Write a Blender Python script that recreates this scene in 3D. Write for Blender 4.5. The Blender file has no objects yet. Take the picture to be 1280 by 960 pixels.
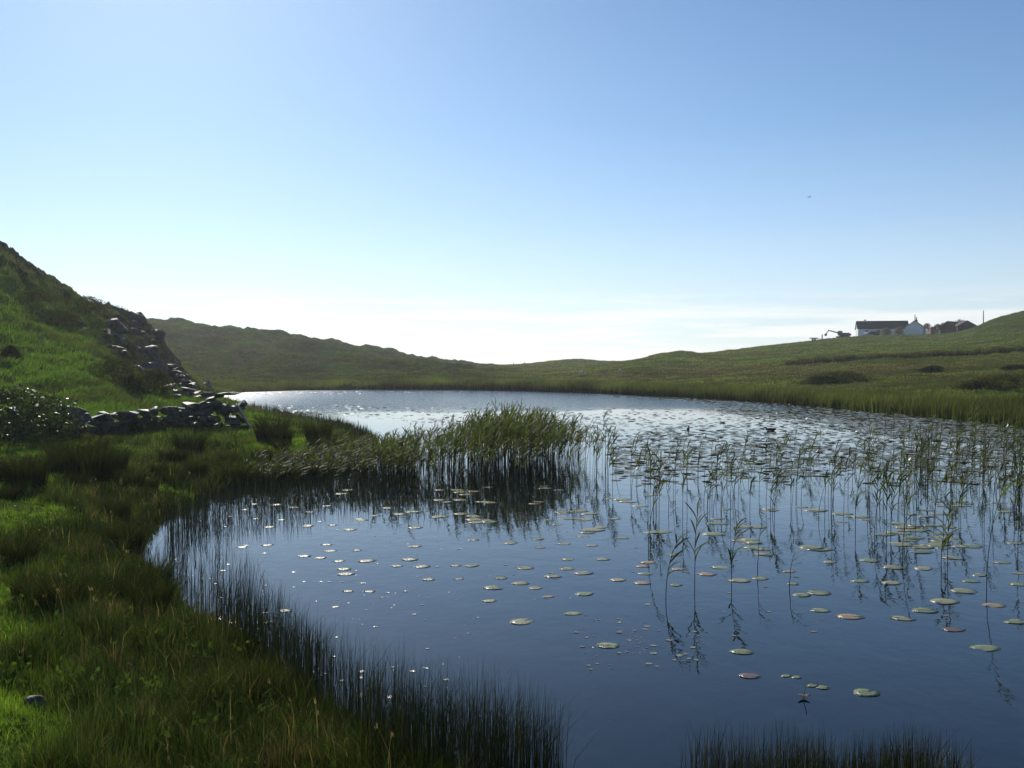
import bpy, bmesh, math, random
import numpy as np
from mathutils import Vector, Matrix, noise as mnoise

sc = bpy.context.scene
R = math.radians
rnd = random.Random(7)
rng = np.random.default_rng(7)

# ------------------------------------------------------------------ camera
EYE = 3.0
HAZE = 0.00028
F = 1244.0
PITCH = math.atan(25.0 / F)
cam = bpy.data.cameras.new('camera'); cam.lens = 35.0; cam.sensor_width = 36.0
cam.clip_start = 0.05; cam.clip_end = 9000
cam_o = bpy.data.objects.new('camera', cam); sc.collection.objects.link(cam_o)
cam_o.location = (0, 0, EYE); cam_o.rotation_euler = (R(90) - PITCH, 0, 0)
sc.camera = cam_o

# ------------------------------------------------------------------ sky and sun
SUN_AZ, SUN_EL = R(-20.0), R(30.0)            # azimuth from +Y (negative: to the left)
w = bpy.data.worlds.new('World'); sc.world = w; w.use_nodes = True
nt = w.node_tree; nt.nodes.clear()
def N(tree, kind, **kw):
    n = tree.nodes.new(kind)
    for k, v in kw.items():
        if k in n.inputs.keys() if isinstance(k, str) else False: n.inputs[k].default_value = v
        else: setattr(n, k, v)
    return n
L = nt.links.new
sky = nt.nodes.new('ShaderNodeTexSky'); sky.sky_type = 'NISHITA'; sky.sun_disc = False
sky.sun_elevation = SUN_EL; sky.sun_rotation = SUN_AZ
sky.air_density = 0.80; sky.dust_density = 0.26; sky.ozone_density = 3.2; sky.altitude = 0
bg = nt.nodes.new('ShaderNodeBackground'); bg.inputs['Strength'].default_value = 0.105
out = nt.nodes.new('ShaderNodeOutputWorld')
tc = nt.nodes.new('ShaderNodeTexCoord')
sep = nt.nodes.new('ShaderNodeSeparateXYZ'); L(tc.outputs['Generated'], sep.inputs[0])
mp = nt.nodes.new('ShaderNodeMapping'); mp.inputs['Scale'].default_value = (2.2, 2.2, 30); L(tc.outputs['Generated'], mp.inputs[0])
nz = nt.nodes.new('ShaderNodeTexNoise'); nz.inputs['Scale'].default_value = 2.3; nz.inputs['Detail'].default_value = 6; nz.inputs['Roughness'].default_value = 0.55
L(mp.outputs[0], nz.inputs['Vector'])
rampc = nt.nodes.new('ShaderNodeValToRGB'); rampc.color_ramp.elements[0].position = 0.44; rampc.color_ramp.elements[1].position = 0.62
L(nz.outputs['Fac'], rampc.inputs[0])
band = nt.nodes.new('ShaderNodeValToRGB')   # thin cloud only low over the horizon
be = band.color_ramp.elements
be[0].position = 0.0; be[0].color = (1, 1, 1, 1); be[1].position = 0.075; be[1].color = (0, 0, 0, 1)
e = be.new(0.035); e.color = (.75, .75, .75, 1)
L(sep.outputs['Z'], band.inputs[0])
mul = nt.nodes.new('ShaderNodeMath'); mul.operation = 'MULTIPLY'
L(rampc.outputs[0], mul.inputs[0]); L(band.outputs[0], mul.inputs[1])
mul2 = nt.nodes.new('ShaderNodeMath'); mul2.operation = 'MULTIPLY'; mul2.inputs[1].default_value = 1.0
L(mul.outputs[0], mul2.inputs[0])
mix = nt.nodes.new('ShaderNodeMixRGB'); mix.inputs[2].default_value = (11.0, 10.6, 10.2, 1)
L(mul2.outputs[0], mix.inputs[0]); L(sky.outputs[0], mix.inputs[1])
tint = nt.nodes.new('ShaderNodeMixRGB'); tint.blend_type = 'MULTIPLY'; tint.inputs[0].default_value = 1.0; tint.inputs[2].default_value = (.84, 1.0, 1.05, 1)
veil = nt.nodes.new('ShaderNodeValToRGB'); ve = veil.color_ramp.elements   # thin high veil that thickens towards the horizon
ve[0].position = 0.0; ve[0].color = (.55, .55, .55, 1); ve[1].position = .34; ve[1].color = (0, 0, 0, 1)
for p_, c_ in ((.06, .44), (.14, .17), (.23, .04)): q_ = ve.new(p_); q_.color = (c_, c_, c_, 1)
L(sep.outputs['Z'], veil.inputs[0])
vmix = nt.nodes.new('ShaderNodeMixRGB'); vmix.inputs[2].default_value = (8.5, 8.65, 8.9, 1)
L(sky.outputs[0], tint.inputs[1]); L(veil.outputs[0], vmix.inputs[0]); L(tint.outputs[0], vmix.inputs[1]); L(vmix.outputs[0], mix.inputs[1])
L(mix.outputs[0], bg.inputs['Color']); L(bg.outputs[0], out.inputs['Surface'])

sun = bpy.data.lights.new('sun', 'SUN'); sun.energy = 4.6; sun.angle = R(0.5); sun.color = (1.0, 0.94, 0.84)
sun_o = bpy.data.objects.new('sun', sun); sc.collection.objects.link(sun_o)
sd_ = Vector((math.sin(SUN_AZ) * math.cos(SUN_EL), math.cos(SUN_AZ) * math.cos(SUN_EL), math.sin(SUN_EL)))
sun_o.rotation_euler = sd_.to_track_quat('Z', 'Y').to_euler()

sc.view_settings.view_transform = 'Standard'; sc.view_settings.look = 'None'
sc.view_settings.exposure = 0.0; sc.view_settings.gamma = 1; sc.view_settings.use_curve_mapping = False
sc.cycles.max_bounces = 6; sc.cycles.transparent_max_bounces = 4
sc.cycles.diffuse_bounces = 3; sc.cycles.glossy_bounces = 3; sc.cycles.transmission_bounces = 3
sc.cycles.sample_clamp_indirect = 6.0; sc.cycles.sample_clamp_direct = 12.0
sc.cycles.caustics_reflective = False; sc.cycles.caustics_refractive = False

# ------------------------------------------------------------------ projection helpers
def pdir(px, py):
    cx, cz = (px - 640.0) / F, -(py - 480.0) / F
    return np.array([cx, math.cos(PITCH) + math.sin(PITCH) * cz, -math.sin(PITCH) + math.cos(PITCH) * cz])
def P(px, py, Y):
    d = pdir(px, py); t = Y / d[1]
    return np.array([d[0] * t, Y, EYE + d[2] * t])
def W(px, py, z=0.0):
    d = pdir(px, py); t = (z - EYE) / d[2]
    return np.array([d[0] * t, d[1] * t, z])
def Wn(px, py, z=0.0):
    px = np.asarray(px, float); py = np.asarray(py, float)
    cx, cz = (px - 640.0) / F, -(py - 480.0) / F
    dy = math.cos(PITCH) + math.sin(PITCH) * cz; dz = -math.sin(PITCH) + math.cos(PITCH) * cz
    t = (z - EYE) / dz
    return np.stack([cx * t, dy * t], -1)

# ------------------------------------------------------------------ numpy noise
_perm = np.random.default_rng(3).permutation(512).astype(np.int64)
def perlin(x, y, seed=0):
    xi = np.floor(x).astype(np.int64); yi = np.floor(y).astype(np.int64)
    xf = x - xi; yf = y - yi
    u = xf * xf * xf * (xf * (xf * 6 - 15) + 10); v = yf * yf * yf * (yf * (yf * 6 - 15) + 10)
    def g(ix, iy, dx, dy):
        h = _perm[(_perm[(ix + seed * 37) % 512] + iy + seed * 91) % 512]
        a = h * (2 * math.pi / 512.0)
        return np.cos(a) * dx + np.sin(a) * dy
    n00 = g(xi, yi, xf, yf); n10 = g(xi + 1, yi, xf - 1, yf)
    n01 = g(xi, yi + 1, xf, yf - 1); n11 = g(xi + 1, yi + 1, xf - 1, yf - 1)
    return (n00 * (1 - u) + n10 * u) * (1 - v) + (n01 * (1 - u) + n11 * u) * v
def fbm(x, y, octv=4, seed=0, gain=0.5):
    s = 0; a = 1.0; f = 1.0
    for k in range(octv):
        s = s + a * perlin(x * f + 13.7 * k, y * f - 7.1 * k, seed + k); a *= gain; f *= 2.03
    return s
def sstep(a, b, x):
    t = np.clip((x - a) / (b - a), 0, 1); return t * t * (3 - 2 * t)

# ------------------------------------------------------------------ the lake outline (pixel marks dropped on the water level)
LAKE_PX = [(1600, 1010), (1300, 1003), (1150, 1000), (1000, 998), (860, 1003), (720, 1015), (600, 1005), (510, 975), (450, 930), (400, 885), (340, 835),
           (270, 790), (215, 752), (180, 715), (178, 680), (200, 650), (245, 624), (300, 606), (360, 596), (415, 589), (460, 577), (476, 563),
           (462, 546), (425, 533), (370, 523), (322, 514.5), (302, 509), (285, 505), (262, 500), (262, 494), (300, 490.2), (365, 488), (450, 486.6),
           (560, 486.6), (640, 487.8), (750, 491), (850, 496), (950, 502), (1050, 509.5), (1150, 518), (1220, 525), (1280, 532), (1400, 549),
           (1600, 600), (1850, 720), (2000, 900)]
LAKE = np.array([W(a, b)[:2] for a, b in LAKE_PX])
def lake_sd(x, y):
    """signed distance to the shore, positive on land"""
    x = np.asarray(x, float).ravel(); y = np.asarray(y, float).ravel()
    res = np.full(x.shape, 1e9); inside = np.zeros(x.shape, bool)
    n = len(LAKE)
    for i in range(n):
        ax, ay = LAKE[i]; bx, by = LAKE[(i + 1) % n]
        dx, dy = bx - ax, by - ay
        t = np.clip(((x - ax) * dx + (y - ay) * dy) / (dx * dx + dy * dy), 0, 1)
        res = np.minimum(res, (x - ax - t * dx) ** 2 + (y - ay - t * dy) ** 2)
        c = (ay > y) != (by > y)
        xi = ax + (y - ay) / (by - ay + 1e-12) * dx
        inside ^= c & (x < xi)
    d = np.sqrt(res)
    return np.where(inside, -d, d)

# ------------------------------------------------------------------ terrain control points (pixel, distance) -> thin plate surface
CP = []
def cp(px, py, Y): CP.append(P(px, py, Y))
def cw(x, y, z): CP.append(np.array([x, y, z]))
for x, y, z in [(0.01, .6, 1.35), (-3, .5, 1.5), (3, .5, 1.3), (-3, 4, 1.0), (-5, 4, 1.25), (-9, 4, 1.7), (3, 3.5, .95), (0, 4, .8), (7, 4, .9), (6, 1, 1.3), (-6, 1, 1.7), (-20, 6, 3.0), (14, 4, 1.2)]: cw(x, y, z)
for a in [(0, 900, 6.6), (200, 930, 6.4), (0, 800, 8.8), (150, 800, 8.6), (0, 700, 12.0), (100, 700, 11.8), (0, 640, 15.8), (120, 640, 15.6), (0, 590, 21.5), (150, 590, 22), (250, 590, 22.5),
          (0, 553, 30), (130, 547, 33), (220, 543, 34), (300, 538, 36), (380, 545, 31.5), (350, 527, 43), (-300, 553, 28), (-300, 700, 12), (-600, 520, 28),
          # near hill on the left
          (0, 505, 39), (120, 508, 41), (-300, 470, 40), (-600, 380, 42), (0, 470, 45), (0, 430, 52), (0, 370, 60), (0, 316, 68), (60, 359, 70), (-120, 250, 70), (-300, 200, 72), (-600, 100, 75),
          (100, 379, 72), (60, 400, 62), (60, 450, 51), (110, 440, 56), (100, 480, 46), (150, 480, 50), (170, 500, 45), (200, 500, 47), (230, 503, 49), (265, 497, 55),
          (112, 379, 82), (140, 386, 84), (165, 394, 85), (185, 402, 86), (205, 417, 86), (222, 437, 86), (240, 457, 85), (256, 473, 84), (270, 484, 82), (175, 460, 67), (215, 478, 67), (150, 428, 70), (245, 490, 68), (190, 430, 76), (220, 458, 76), (140, 402, 77),
          (125, 400, 97), (185, 425, 99), (225, 455, 98), (258, 482, 96),
          # ground behind the near hill
          (0, 345, 110), (-300, 260, 115), (120, 415, 115), (200, 455, 118), (240, 475, 112), (300, 481, 116), (280, 484, 106), (330, 484, 112),
          # far ridge on the left
          (100, 400, 235), (150, 404, 240), (190, 405, 240), (240, 410, 240), (290, 420, 240), (340, 419, 235), (400, 431, 230), (440, 435, 225), (480, 443, 222), (530, 453, 222), (560, 457, 225), (585, 459, 230), (0, 396, 240), (-300, 380, 240),
          (200, 440, 170), (280, 452, 165), (350, 445, 180), (400, 455, 165), (480, 460, 160), (540, 465, 155), (300, 468, 138), (400, 472, 134), (500, 475, 134), (250, 468, 140),
          (0, 415, 400), (200, 420, 400), (340, 432, 380), (480, 450, 380), (-300, 400, 400),
          # the gap in the middle
          (620, 457.6, 250), (660, 457, 250), (640, 466, 180), (640, 475, 142), (590, 470, 150), (700, 476, 140),
          (690, 452.0, 310), (745, 451.6, 310), (672, 456, 300), (768, 455, 300), (720, 458, 240), (640, 460, 420), (720, 457, 420), (560, 460, 420),
          # rising ground on the right
          (800, 449, 235), (850, 441.5, 235), (872, 443.5, 240), (930, 437, 265), (1010, 427.5, 290), (1060, 421.5, 315), (1110, 419, 318), (1160, 417.5, 318), (1200, 415.5, 318), (1225, 412, 320),
          (1240, 399, 290), (1280, 390, 280), (1350, 378, 280), (1600, 350, 280), (1240, 409, 255), (1280, 403, 250), (1215, 414, 280),
          (1100, 428, 255), (1200, 423, 255), (1000, 436, 245), (1280, 415, 225), (900, 450, 200), (800, 462, 165), (850, 462, 165),
          (985, 455, 158), (1130, 445, 155), (1280, 438, 150), (1400, 432, 148), (1600, 420, 150), (1000, 468, 122), (1130, 466, 112), (1280, 462, 104), (1500, 470, 90), (1800, 470, 90),
          (850, 476, 128), (940, 481, 108), (1050, 487, 92), (1150, 493, 80), (1280, 500, 69), (1450, 515, 56), (1900, 560, 40), (2400, 560, 40),
          (900, 450, 420), (1010, 440, 420), (1110, 430, 420), (1280, 405, 420), (1600, 390, 420)]: cp(*a)
for az in (-60, -35, -20, -8, 0, 8, 20, 35, 60):
    for r, z in ((700, -3), (1000, -9), (1400, -16)):
        cw(r * math.sin(R(az)), r * math.cos(R(az)), z)
CP = np.array(CP)
def polar(x, y):
    r = np.sqrt(x * x + y * y) + 1e-6
    th = np.degrees(np.arctan2(x, y))
    return np.clip(th, -62, 62), r
def uvof(x, y):
    th, r = polar(x, y); return th / 9.0, np.log(np.maximum(r, .5)) * 2.2
cu, cv = uvof(CP[:, 0], CP[:, 1])
def _phi(d2): return 0.5 * d2 * np.log(d2 + 1e-9)
_n = len(CP)
K = _phi((cu[:, None] - cu) ** 2 + (cv[:, None] - cv) ** 2) + np.eye(_n) * 1e-3
Pm = np.stack([np.ones(_n), cu, cv], 1)
A = np.block([[K, Pm], [Pm.T, np.zeros((3, 3))]])
# heights are solved as view slopes so near bumps and far hills get equal weight
slope = (CP[:, 2] - EYE) / (np.hypot(CP[:, 0], CP[:, 1]) + 1.0)
sol = np.linalg.solve(A, np.concatenate([slope, np.zeros(3)]))
def tps(x, y):
    u, v = uvof(x, y); r = np.hypot(x, y)
    o = np.empty(u.shape)
    for s in range(0, len(u), 40000):
        q = slice(s, s + 40000)
        o[q] = _phi((u[q, None] - cu) ** 2 + (v[q, None] - cv) ** 2) @ sol[:_n] + sol[_n] + sol[_n + 1] * u[q] + sol[_n + 2] * v[q]
    return EYE + o * (r + 1.0)

def pxof(x, y):   # pixel column of a bearing
    return 640 + F * x / np.maximum(y, .1)
def crag_mask(x, y):
    px = pxof(x, y)
    m = sstep(95, 150, px) * (1 - sstep(255, 285, px)) * sstep(53, 62, y) * (1 - sstep(98, 108, y))
    return np.where(y > 1, m, 0)
def ridge_mask(x, y):
    px = pxof(x, y)
    m = (1 - sstep(90, 130, px)) * sstep(62, 67, y) * (1 - sstep(80, 95, y))
    return np.where(y > 1, m, 0)

KNOLLS = [(*P(735, 452, 300)[:2], .55, 7), (*P(707, 452, 300)[:2], .4, 7), (*P(850, 441, 235)[:2], .45, 8), (*P(340, 416, 235)[:2], 1.2, 9), (*P(235, 406, 240)[:2], .8, 10)]
def height(x, y):
    x = np.asarray(x, float); y = np.asarray(y, float)
    sd = lake_sd(x, y); base = tps(x, y); r = np.hypot(x, y)
    n1 = fbm(x / 2.1, y / 2.1, 4, 1)
    n2 = fbm(x / 14., y / 14., 4, 5)
    far = sstep(110, 170, y)
    bump = fbm(x / .75, y / .75, 3, 2) * .16 * (1 - sstep(14, 24, r)) + n1 * (0.17 + .10 * sstep(25, 45, r)) + n2 * (0.12 + 0.35 * sstep(30, 60, r) * (1 - sstep(80, 120, r)))
    # tussocky heather and knolls on the far ridge
    px = pxof(x, y)
    left = 1 - sstep(560, 640, px)
    bump = bump + far * (fbm(x / 22., y / 22., 5, 9, .6) * (1.5 * left + .25) + fbm(x / 9., y / 9., 4, 13, .6) * (.80 * left + .26) + (1 - np.abs(fbm(x / 45., y / 45., 3, 11))) * left * 1.2 - left * .9)
    for kx, ky, ka, kr in KNOLLS: bump = bump + ka * np.exp(-((x - kx) ** 2 + ((y - ky) * .7) ** 2) / kr ** 2)
    hm_ = (1 - sstep(170, 210, px)) * sstep(37, 42, y) * (1 - sstep(66, 74, y)) * (y > 1)
    bump = bump + hm_ * (.30 * perlin(x / 3.6 + .4 * n1, base / .62 + n2, 23) + .16 * perlin(x / 1.7, base / .33, 27))
    cm = crag_mask(x, y); rm = ridge_mask(x, y)
    rd = 1 - np.abs(fbm(x / 5.5, y / 5.5, 5, 17, .6)) * 2
    st = np.floor((base + n2 * 2) * .9) / .9
    bump = bump + cm * (rd * .9 - .25 + 0.55 * (st - base - n2 * 2 + .5)) + rm * (np.maximum(rd - .25, 0) * 1.5 - .6)
    z = base + bump
    land = 0.05 + (np.maximum(z, 0.12) - 0.05) * (1 - np.exp(-np.maximum(sd, 0) / 2.2)) 
    bed = -0.05 - 0.9 * (1 - np.exp(np.minimum(sd, 0) / 4.0))
    return np.where(sd > 0, np.where(sd < 25, land, z), bed), sd

# grid: fine across the view, coarse behind
th_f = np.arange(-44, 44.001, 0.085)
th = np.concatenate([np.arange(-180, -44, 2.0), th_f, np.arange(46, 180, 2.0)])
NR = 860
lr = np.linspace(math.log(0.35), math.log(1300.0), NR)
TH, LR = np.meshgrid(np.radians(th), lr)
GX = (np.exp(LR) * np.sin(TH)).ravel(); GY = (np.exp(LR) * np.cos(TH)).ravel()
GZ, GSD = height(GX, GY)
i0 = len(np.arange(-180, -44, 2.0)); GZ2 = GZ.reshape(NR, -1)[:, i0:i0 + len(th_f)]
GS2 = GSD.reshape(NR, -1)[:, i0:i0 + len(th_f)]
def lookup(G, x, y):
    x = np.asarray(x, float); y = np.asarray(y, float)
    a = (np.degrees(np.arctan2(x, y)) + 44) / 0.085; b = (np.log(np.hypot(x, y)) - lr[0]) / (lr[1] - lr[0])
    a = np.clip(a, 0, len(th_f) - 1.001); b = np.clip(b, 0, NR - 1.001)
    ia = a.astype(int); ib = b.astype(int); fa = a - ia; fb = b - ib
    return (G[ib, ia] * (1 - fa) + G[ib, ia + 1] * fa) * (1 - fb) + (G[ib + 1, ia] * (1 - fa) + G[ib + 1, ia + 1] * fa) * fb
def H(x, y): return lookup(GZ2, x, y)
def SD(x, y): return lookup(GS2, x, y)
def H1(x, y): return float(H(np.array([x]), np.array([y]))[0])
def hit(px, py, y0=4.0, y1=420.0):
    """where the sight line through a pixel first meets the ground"""
    Y = np.exp(np.linspace(math.log(y0), math.log(y1), 3000)); d = pdir(px, py); t = Y / d[1]
    h = H(d[0] * t, Y); z = EYE + d[2] * t
    k = np.argmax(z < h)
    if not (z < h).any(): k = len(Y) - 1
    return np.array([d[0] * t[k], Y[k], h[k]])

# ------------------------------------------------------------------ materials
MATS = {}
def newmat(name):
    m = bpy.data.materials.new(name); m.use_nodes = True; MATS[name] = m
    return m, m.node_tree, m.node_tree.nodes['Principled BSDF'], m.node_tree.nodes['Material Output']
def simple(name, col, rough=.7, var=.18, scale=6.0, spec=.3, bump=0.0, metal=0.0, col2=None):
    m, t, b, o = newmat(name)
    tc = t.nodes.new('ShaderNodeTexCoord'); n = t.nodes.new('ShaderNodeTexNoise')
    n.inputs['Scale'].default_value = scale; n.inputs['Detail'].default_value = 5; n.inputs['Roughness'].default_value = .6
    t.links.new(tc.outputs['Object'], n.inputs['Vector'])
    r = t.nodes.new('ShaderNodeValToRGB'); r.color_ramp.elements[0].position = .3; r.color_ramp.elements[1].position = .7
    c2 = col2 or [min(1, c * (1 + var)) for c in col]
    r.color_ramp.elements[0].color = (*[c * (1 - var) for c in col], 1); r.color_ramp.elements[1].color = (*c2, 1)
    t.links.new(n.outputs['Fac'], r.inputs[0]); t.links.new(r.outputs[0], b.inputs['Base Color'])
    b.inputs['Roughness'].default_value = rough; b.inputs['Specular IOR Level'].default_value = spec; b.inputs['Metallic'].default_value = metal
    if bump:
        bm_ = t.nodes.new('ShaderNodeBump'); bm_.inputs['Strength'].default_value = bump; bm_.inputs['Distance'].default_value = .05
        t.links.new(n.outputs['Fac'], bm_.inputs['Height']); t.links.new(bm_.outputs[0], b.inputs['Normal'])
    return m
def leafmat(name, rough=.4, trans=.35, spec=.4, tmul=1.6):
    """leaf: own colour from the per-blade tint, light passes through the blade"""
    m, t, b, o = newmat(name)
    a = t.nodes.new('ShaderNodeAttribute'); a.attribute_name = 'tint'
    t.links.new(a.outputs['Color'], b.inputs['Base Color'])
    b.inputs['Roughness'].default_value = rough; b.inputs['Specular IOR Level'].default_value = spec
    tr = t.nodes.new('ShaderNodeBsdfTranslucent')
    mu = t.nodes.new('ShaderNodeMixRGB'); mu.blend_type = 'MULTIPLY'; mu.inputs[0].default_value = 1; mu.inputs[2].default_value = (tmul, tmul * 1.05, tmul * .6, 1)
    t.links.new(a.outputs['Color'], mu.inputs[1]); t.links.new(mu.outputs[0], tr.inputs['Color'])
    mx = t.nodes.new('ShaderNodeMixShader'); mx.inputs[0].default_value = trans
    t.links.new(b.outputs[0], mx.inputs[1]); t.links.new(tr.outputs[0], mx.inputs[2]); t.links.new(mx.outputs[0], o.inputs['Surface'])
    return m
M_GRASS = leafmat('grass_blade', .5, .40, .2, 1.8)
M_SEDGE = leafmat('dark_sedge', .7, .22, .04, 1.5)
M_RUSH = leafmat('rush_stem', .34, .10, .35, 1.5)
M_REED = leafmat('reed_leaf', .55, .45, .06, 1.9)
M_SHRUB = leafmat('shrub_leaf', .45, .25, .16, 1.6)
M_FARVEG = leafmat('rough_vegetation', 1.0, .35, .0, 1.6)
M_PAD = leafmat('lily_leaf', .26, .10, .45, 1.2)
_t = M_PAD.node_tree; _tc = _t.nodes.new('ShaderNodeTexCoord'); _n = _t.nodes.new('ShaderNodeTexNoise'); _n.inputs['Scale'].default_value = 42.0; _n.inputs['Detail'].default_value = 2
_geo = _t.nodes.new('ShaderNodeNewGeometry'); _t.links.new(_geo.outputs['Position'], _n.inputs['Vector'])
_b = _t.nodes.new('ShaderNodeBump'); _b.inputs['Strength'].default_value = .9; _b.inputs['Distance'].default_value = .012
_t.links.new(_n.outputs['Fac'], _b.inputs['Height']); _t.links.new(_b.outputs[0], _t.nodes['Principled BSDF'].inputs['Normal'])
M_ROCK = simple('weathered_rock', (.030, .033, .022), .6, .5, 5, .35, .8, col2=(.085, .085, .070))
M_BARK = simple('twig_bark', (.06, .045, .03), .9, .3, 20)
M_WHITE = simple('whitewashed_wall', (.84, .84, .82), .8, .06, 1.2)
M_SLATE = simple('dark_slate_roof', (.007, .009, .013), .9, .25, 2, .1)
M_TILE = simple('pinkish_tiled_roof', (.30, .20, .17), .7, .2, 2)
M_RED = simple('rusty_red_sheet', (.10, .020, .016), .8, .25, 1.5)
M_RED2 = simple('dull_brown_sheet', (.040, .020, .016), .8, .25, 1.5)
M_ORANGE = simple('orange_rust_wall', (.32, .13, .06), .7, .2, 2)
M_GLASS = simple('dark_window_glass', (.02, .025, .03), .1, .1, 1, .5)
M_WOOD = simple('grey_weathered_wood', (.12, .10, .085), .85, .3, 6)
M_STEEL = simple('dark_painted_steel', (.018, .026, .038), .6, .2, 3)
M_CAR = simple('dark_car_paint', (.02, .03, .05), .2, .1, 3, .6)
M_RUBBER = simple('black_rubber', (.015, .015, .015), .8, .1, 3)
M_PALE = simple('pale_painted_metal', (.62, .60, .56), .6, .1, 3)
M_WOOL = simple('off_white_wool', (.62, .58, .50), .95, .15, 9, .1)
M_TANWOOL = simple('tan_wool', (.42, .25, .14), .95, .15, 9, .1)
M_FEATHER = simple('dark_feathers', (.015, .014, .014), .5, .3, 12, .4)
M_BILL = simple('pale_bill', (.55, .50, .42), .5, .1, 12)
M_DEADSTICK = simple('bleached_stick', (.38, .33, .26), .8, .2, 20)
M_BROWNLEAF = simple('dead_brown_leaf', (.09, .05, .03), .7, .3, 20)

# ground
mg, t, b, o = newmat('turf_ground')
tc = t.nodes.new('ShaderNodeTexCoord'); at = t.nodes.new('ShaderNodeAttribute'); at.attribute_name = 'cover'
sp = t.nodes.new('ShaderNodeSeparateColor'); t.links.new(at.outputs['Color'], sp.inputs[0])
def noise_node(scale, detail=6, rough=.62, vec=None):
    n = t.nodes.new('ShaderNodeTexNoise'); n.inputs['Scale'].default_value = scale; n.inputs['Detail'].default_value = detail; n.inputs['Roughness'].default_value = rough
    t.links.new(vec or tc.outputs['Object'], n.inputs['Vector']); return n
def ramp(inp, stops):
    r = t.nodes.new('ShaderNodeValToRGB'); el = r.color_ramp.elements
    el[0].position, el[0].color = stops[0][0], (*stops[0][1], 1); el[1].position, el[1].color = stops[-1][0], (*stops[-1][1], 1)
    for p_, c_ in stops[1:-1]: q = el.new(p_); q.color = (*c_, 1)
    t.links.new(inp, r.inputs[0]); return r
def mixc(f, a_, b_):
    m_ = t.nodes.new('ShaderNodeMixRGB')
    (t.links.new(f, m_.inputs[0]) if hasattr(f, 'type') else setattr(m_.inputs[0], 'default_value', f))
    t.links.new(a_, m_.inputs[1]); t.links.new(b_, m_.inputs[2]); return m_
nA = noise_node(1.3); nB = noise_node(.12, 8, .7); nC = noise_node(6, 4); nD = noise_node(.5, 7, .7)
green = ramp(nA.outputs['Fac'], [(.3, (.035, .062, .012)), (.5, (.065, .105, .018)), (.72, (.11, .15, .030))])
brown = ramp(nD.outputs['Fac'], [(.3, (.022, .024, .010)), (.5, (.050, .048, .020)), (.72, (.105, .090, .042))])
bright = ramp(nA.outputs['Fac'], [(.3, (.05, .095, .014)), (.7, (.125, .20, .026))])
rock = ramp(nD.outputs['Fac'], [(.34, (.008, .010, .007)), (.48, (.026, .028, .022)), (.58, (.05, .052, .045)), (.74, (.12, .12, .11))])
mud = ramp(nC.outputs['Fac'], [(.3, (.012, .010, .007)), (.7, (.035, .028, .018))])
# the browner patches break up along noise
ad = t.nodes.new('ShaderNodeMath'); ad.operation = 'ADD'; ad.use_clamp = True
sb = t.nodes.new('ShaderNodeMath'); sb.operation = 'MULTIPLY_ADD'; sb.inputs[1].default_value = 3.2; sb.inputs[2].default_value = -1.6
t.links.new(nB.outputs['Fac'], sb.inputs[0]); 
ad2 = t.nodes.new('ShaderNodeMath'); ad2.operation = 'MULTIPLY_ADD'; ad2.inputs[1].default_value = 1.0
t.links.new(sb.outputs[0], ad2.inputs[0]); t.links.new(sp.outputs[1], ad2.inputs[2]); ad2.use_clamp = True
c1 = mixc(ad2.outputs[0], green.outputs[0], brown.outputs[0])
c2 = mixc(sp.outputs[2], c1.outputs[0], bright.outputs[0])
rk = t.nodes.new('ShaderNodeMath'); rk.operation = 'MULTIPLY_ADD'; rk.inputs[1].default_value = 2.6; rk.use_clamp = True
rk2 = t.nodes.new('ShaderNodeMath'); rk2.operation = 'MULTIPLY_ADD'; rk2.inputs[1].default_value = -3.0; rk2.inputs[2].default_value = 0.9
t.links.new(nD.outputs['Fac'], rk2.inputs[0]); t.links.new(sp.outputs[0], rk.inputs[0]); t.links.new(rk2.outputs[0], rk.inputs[2])
rkm = t.nodes.new('ShaderNodeMath'); rkm.operation = 'MULTIPLY'; rkm.use_clamp = True; t.links.new(rk.outputs[0], rkm.inputs[0]); t.links.new(sp.outputs[0], rkm.inputs[1])
c3 = mixc(rkm.outputs[0], c2.outputs[0], rock.outputs[0])
c4 = mixc(at.outputs['Alpha'], c3.outputs[0], mud.outputs[0])
t.links.new(c4.outputs[0], b.inputs['Base Color']); b.inputs['Roughness'].default_value = 1.0; b.inputs['Specular IOR Level'].default_value = 0.0
bn = t.nodes.new('ShaderNodeBump'); bn.inputs['Strength'].default_value = .9; bn.inputs['Distance'].default_value = .28
bmx = t.nodes.new('ShaderNodeMath'); bmx.operation = 'ADD'; t.links.new(nA.outputs['Fac'], bmx.inputs[0]); t.links.new(nC.outputs['Fac'], bmx.inputs[1])
t.links.new(bmx.outputs[0], bn.inputs['Height']); t.links.new(bn.outputs[0], b.inputs['Normal'])

# water
mw, t, b, o = newmat('lake_water')
tc = t.nodes.new('ShaderNodeTexCoord')
b.inputs['Base Color'].default_value = (.004, .008, .014, 1); b.inputs['Roughness'].default_value = .015; b.inputs['IOR'].default_value = 1.333
b.inputs['Specular IOR Level'].default_value = .5
mpa = t.nodes.new('ShaderNodeMapping'); mpa.inputs['Scale'].default_value = (1, .7, 1); t.links.new(tc.outputs['Object'], mpa.inputs[0])
r1 = noise_node(2.2, 3, .5, mpa.outputs[0]); r2 = noise_node(7.5, 2, .5, mpa.outputs[0])
gust = noise_node(.06, 3, .5)
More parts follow.
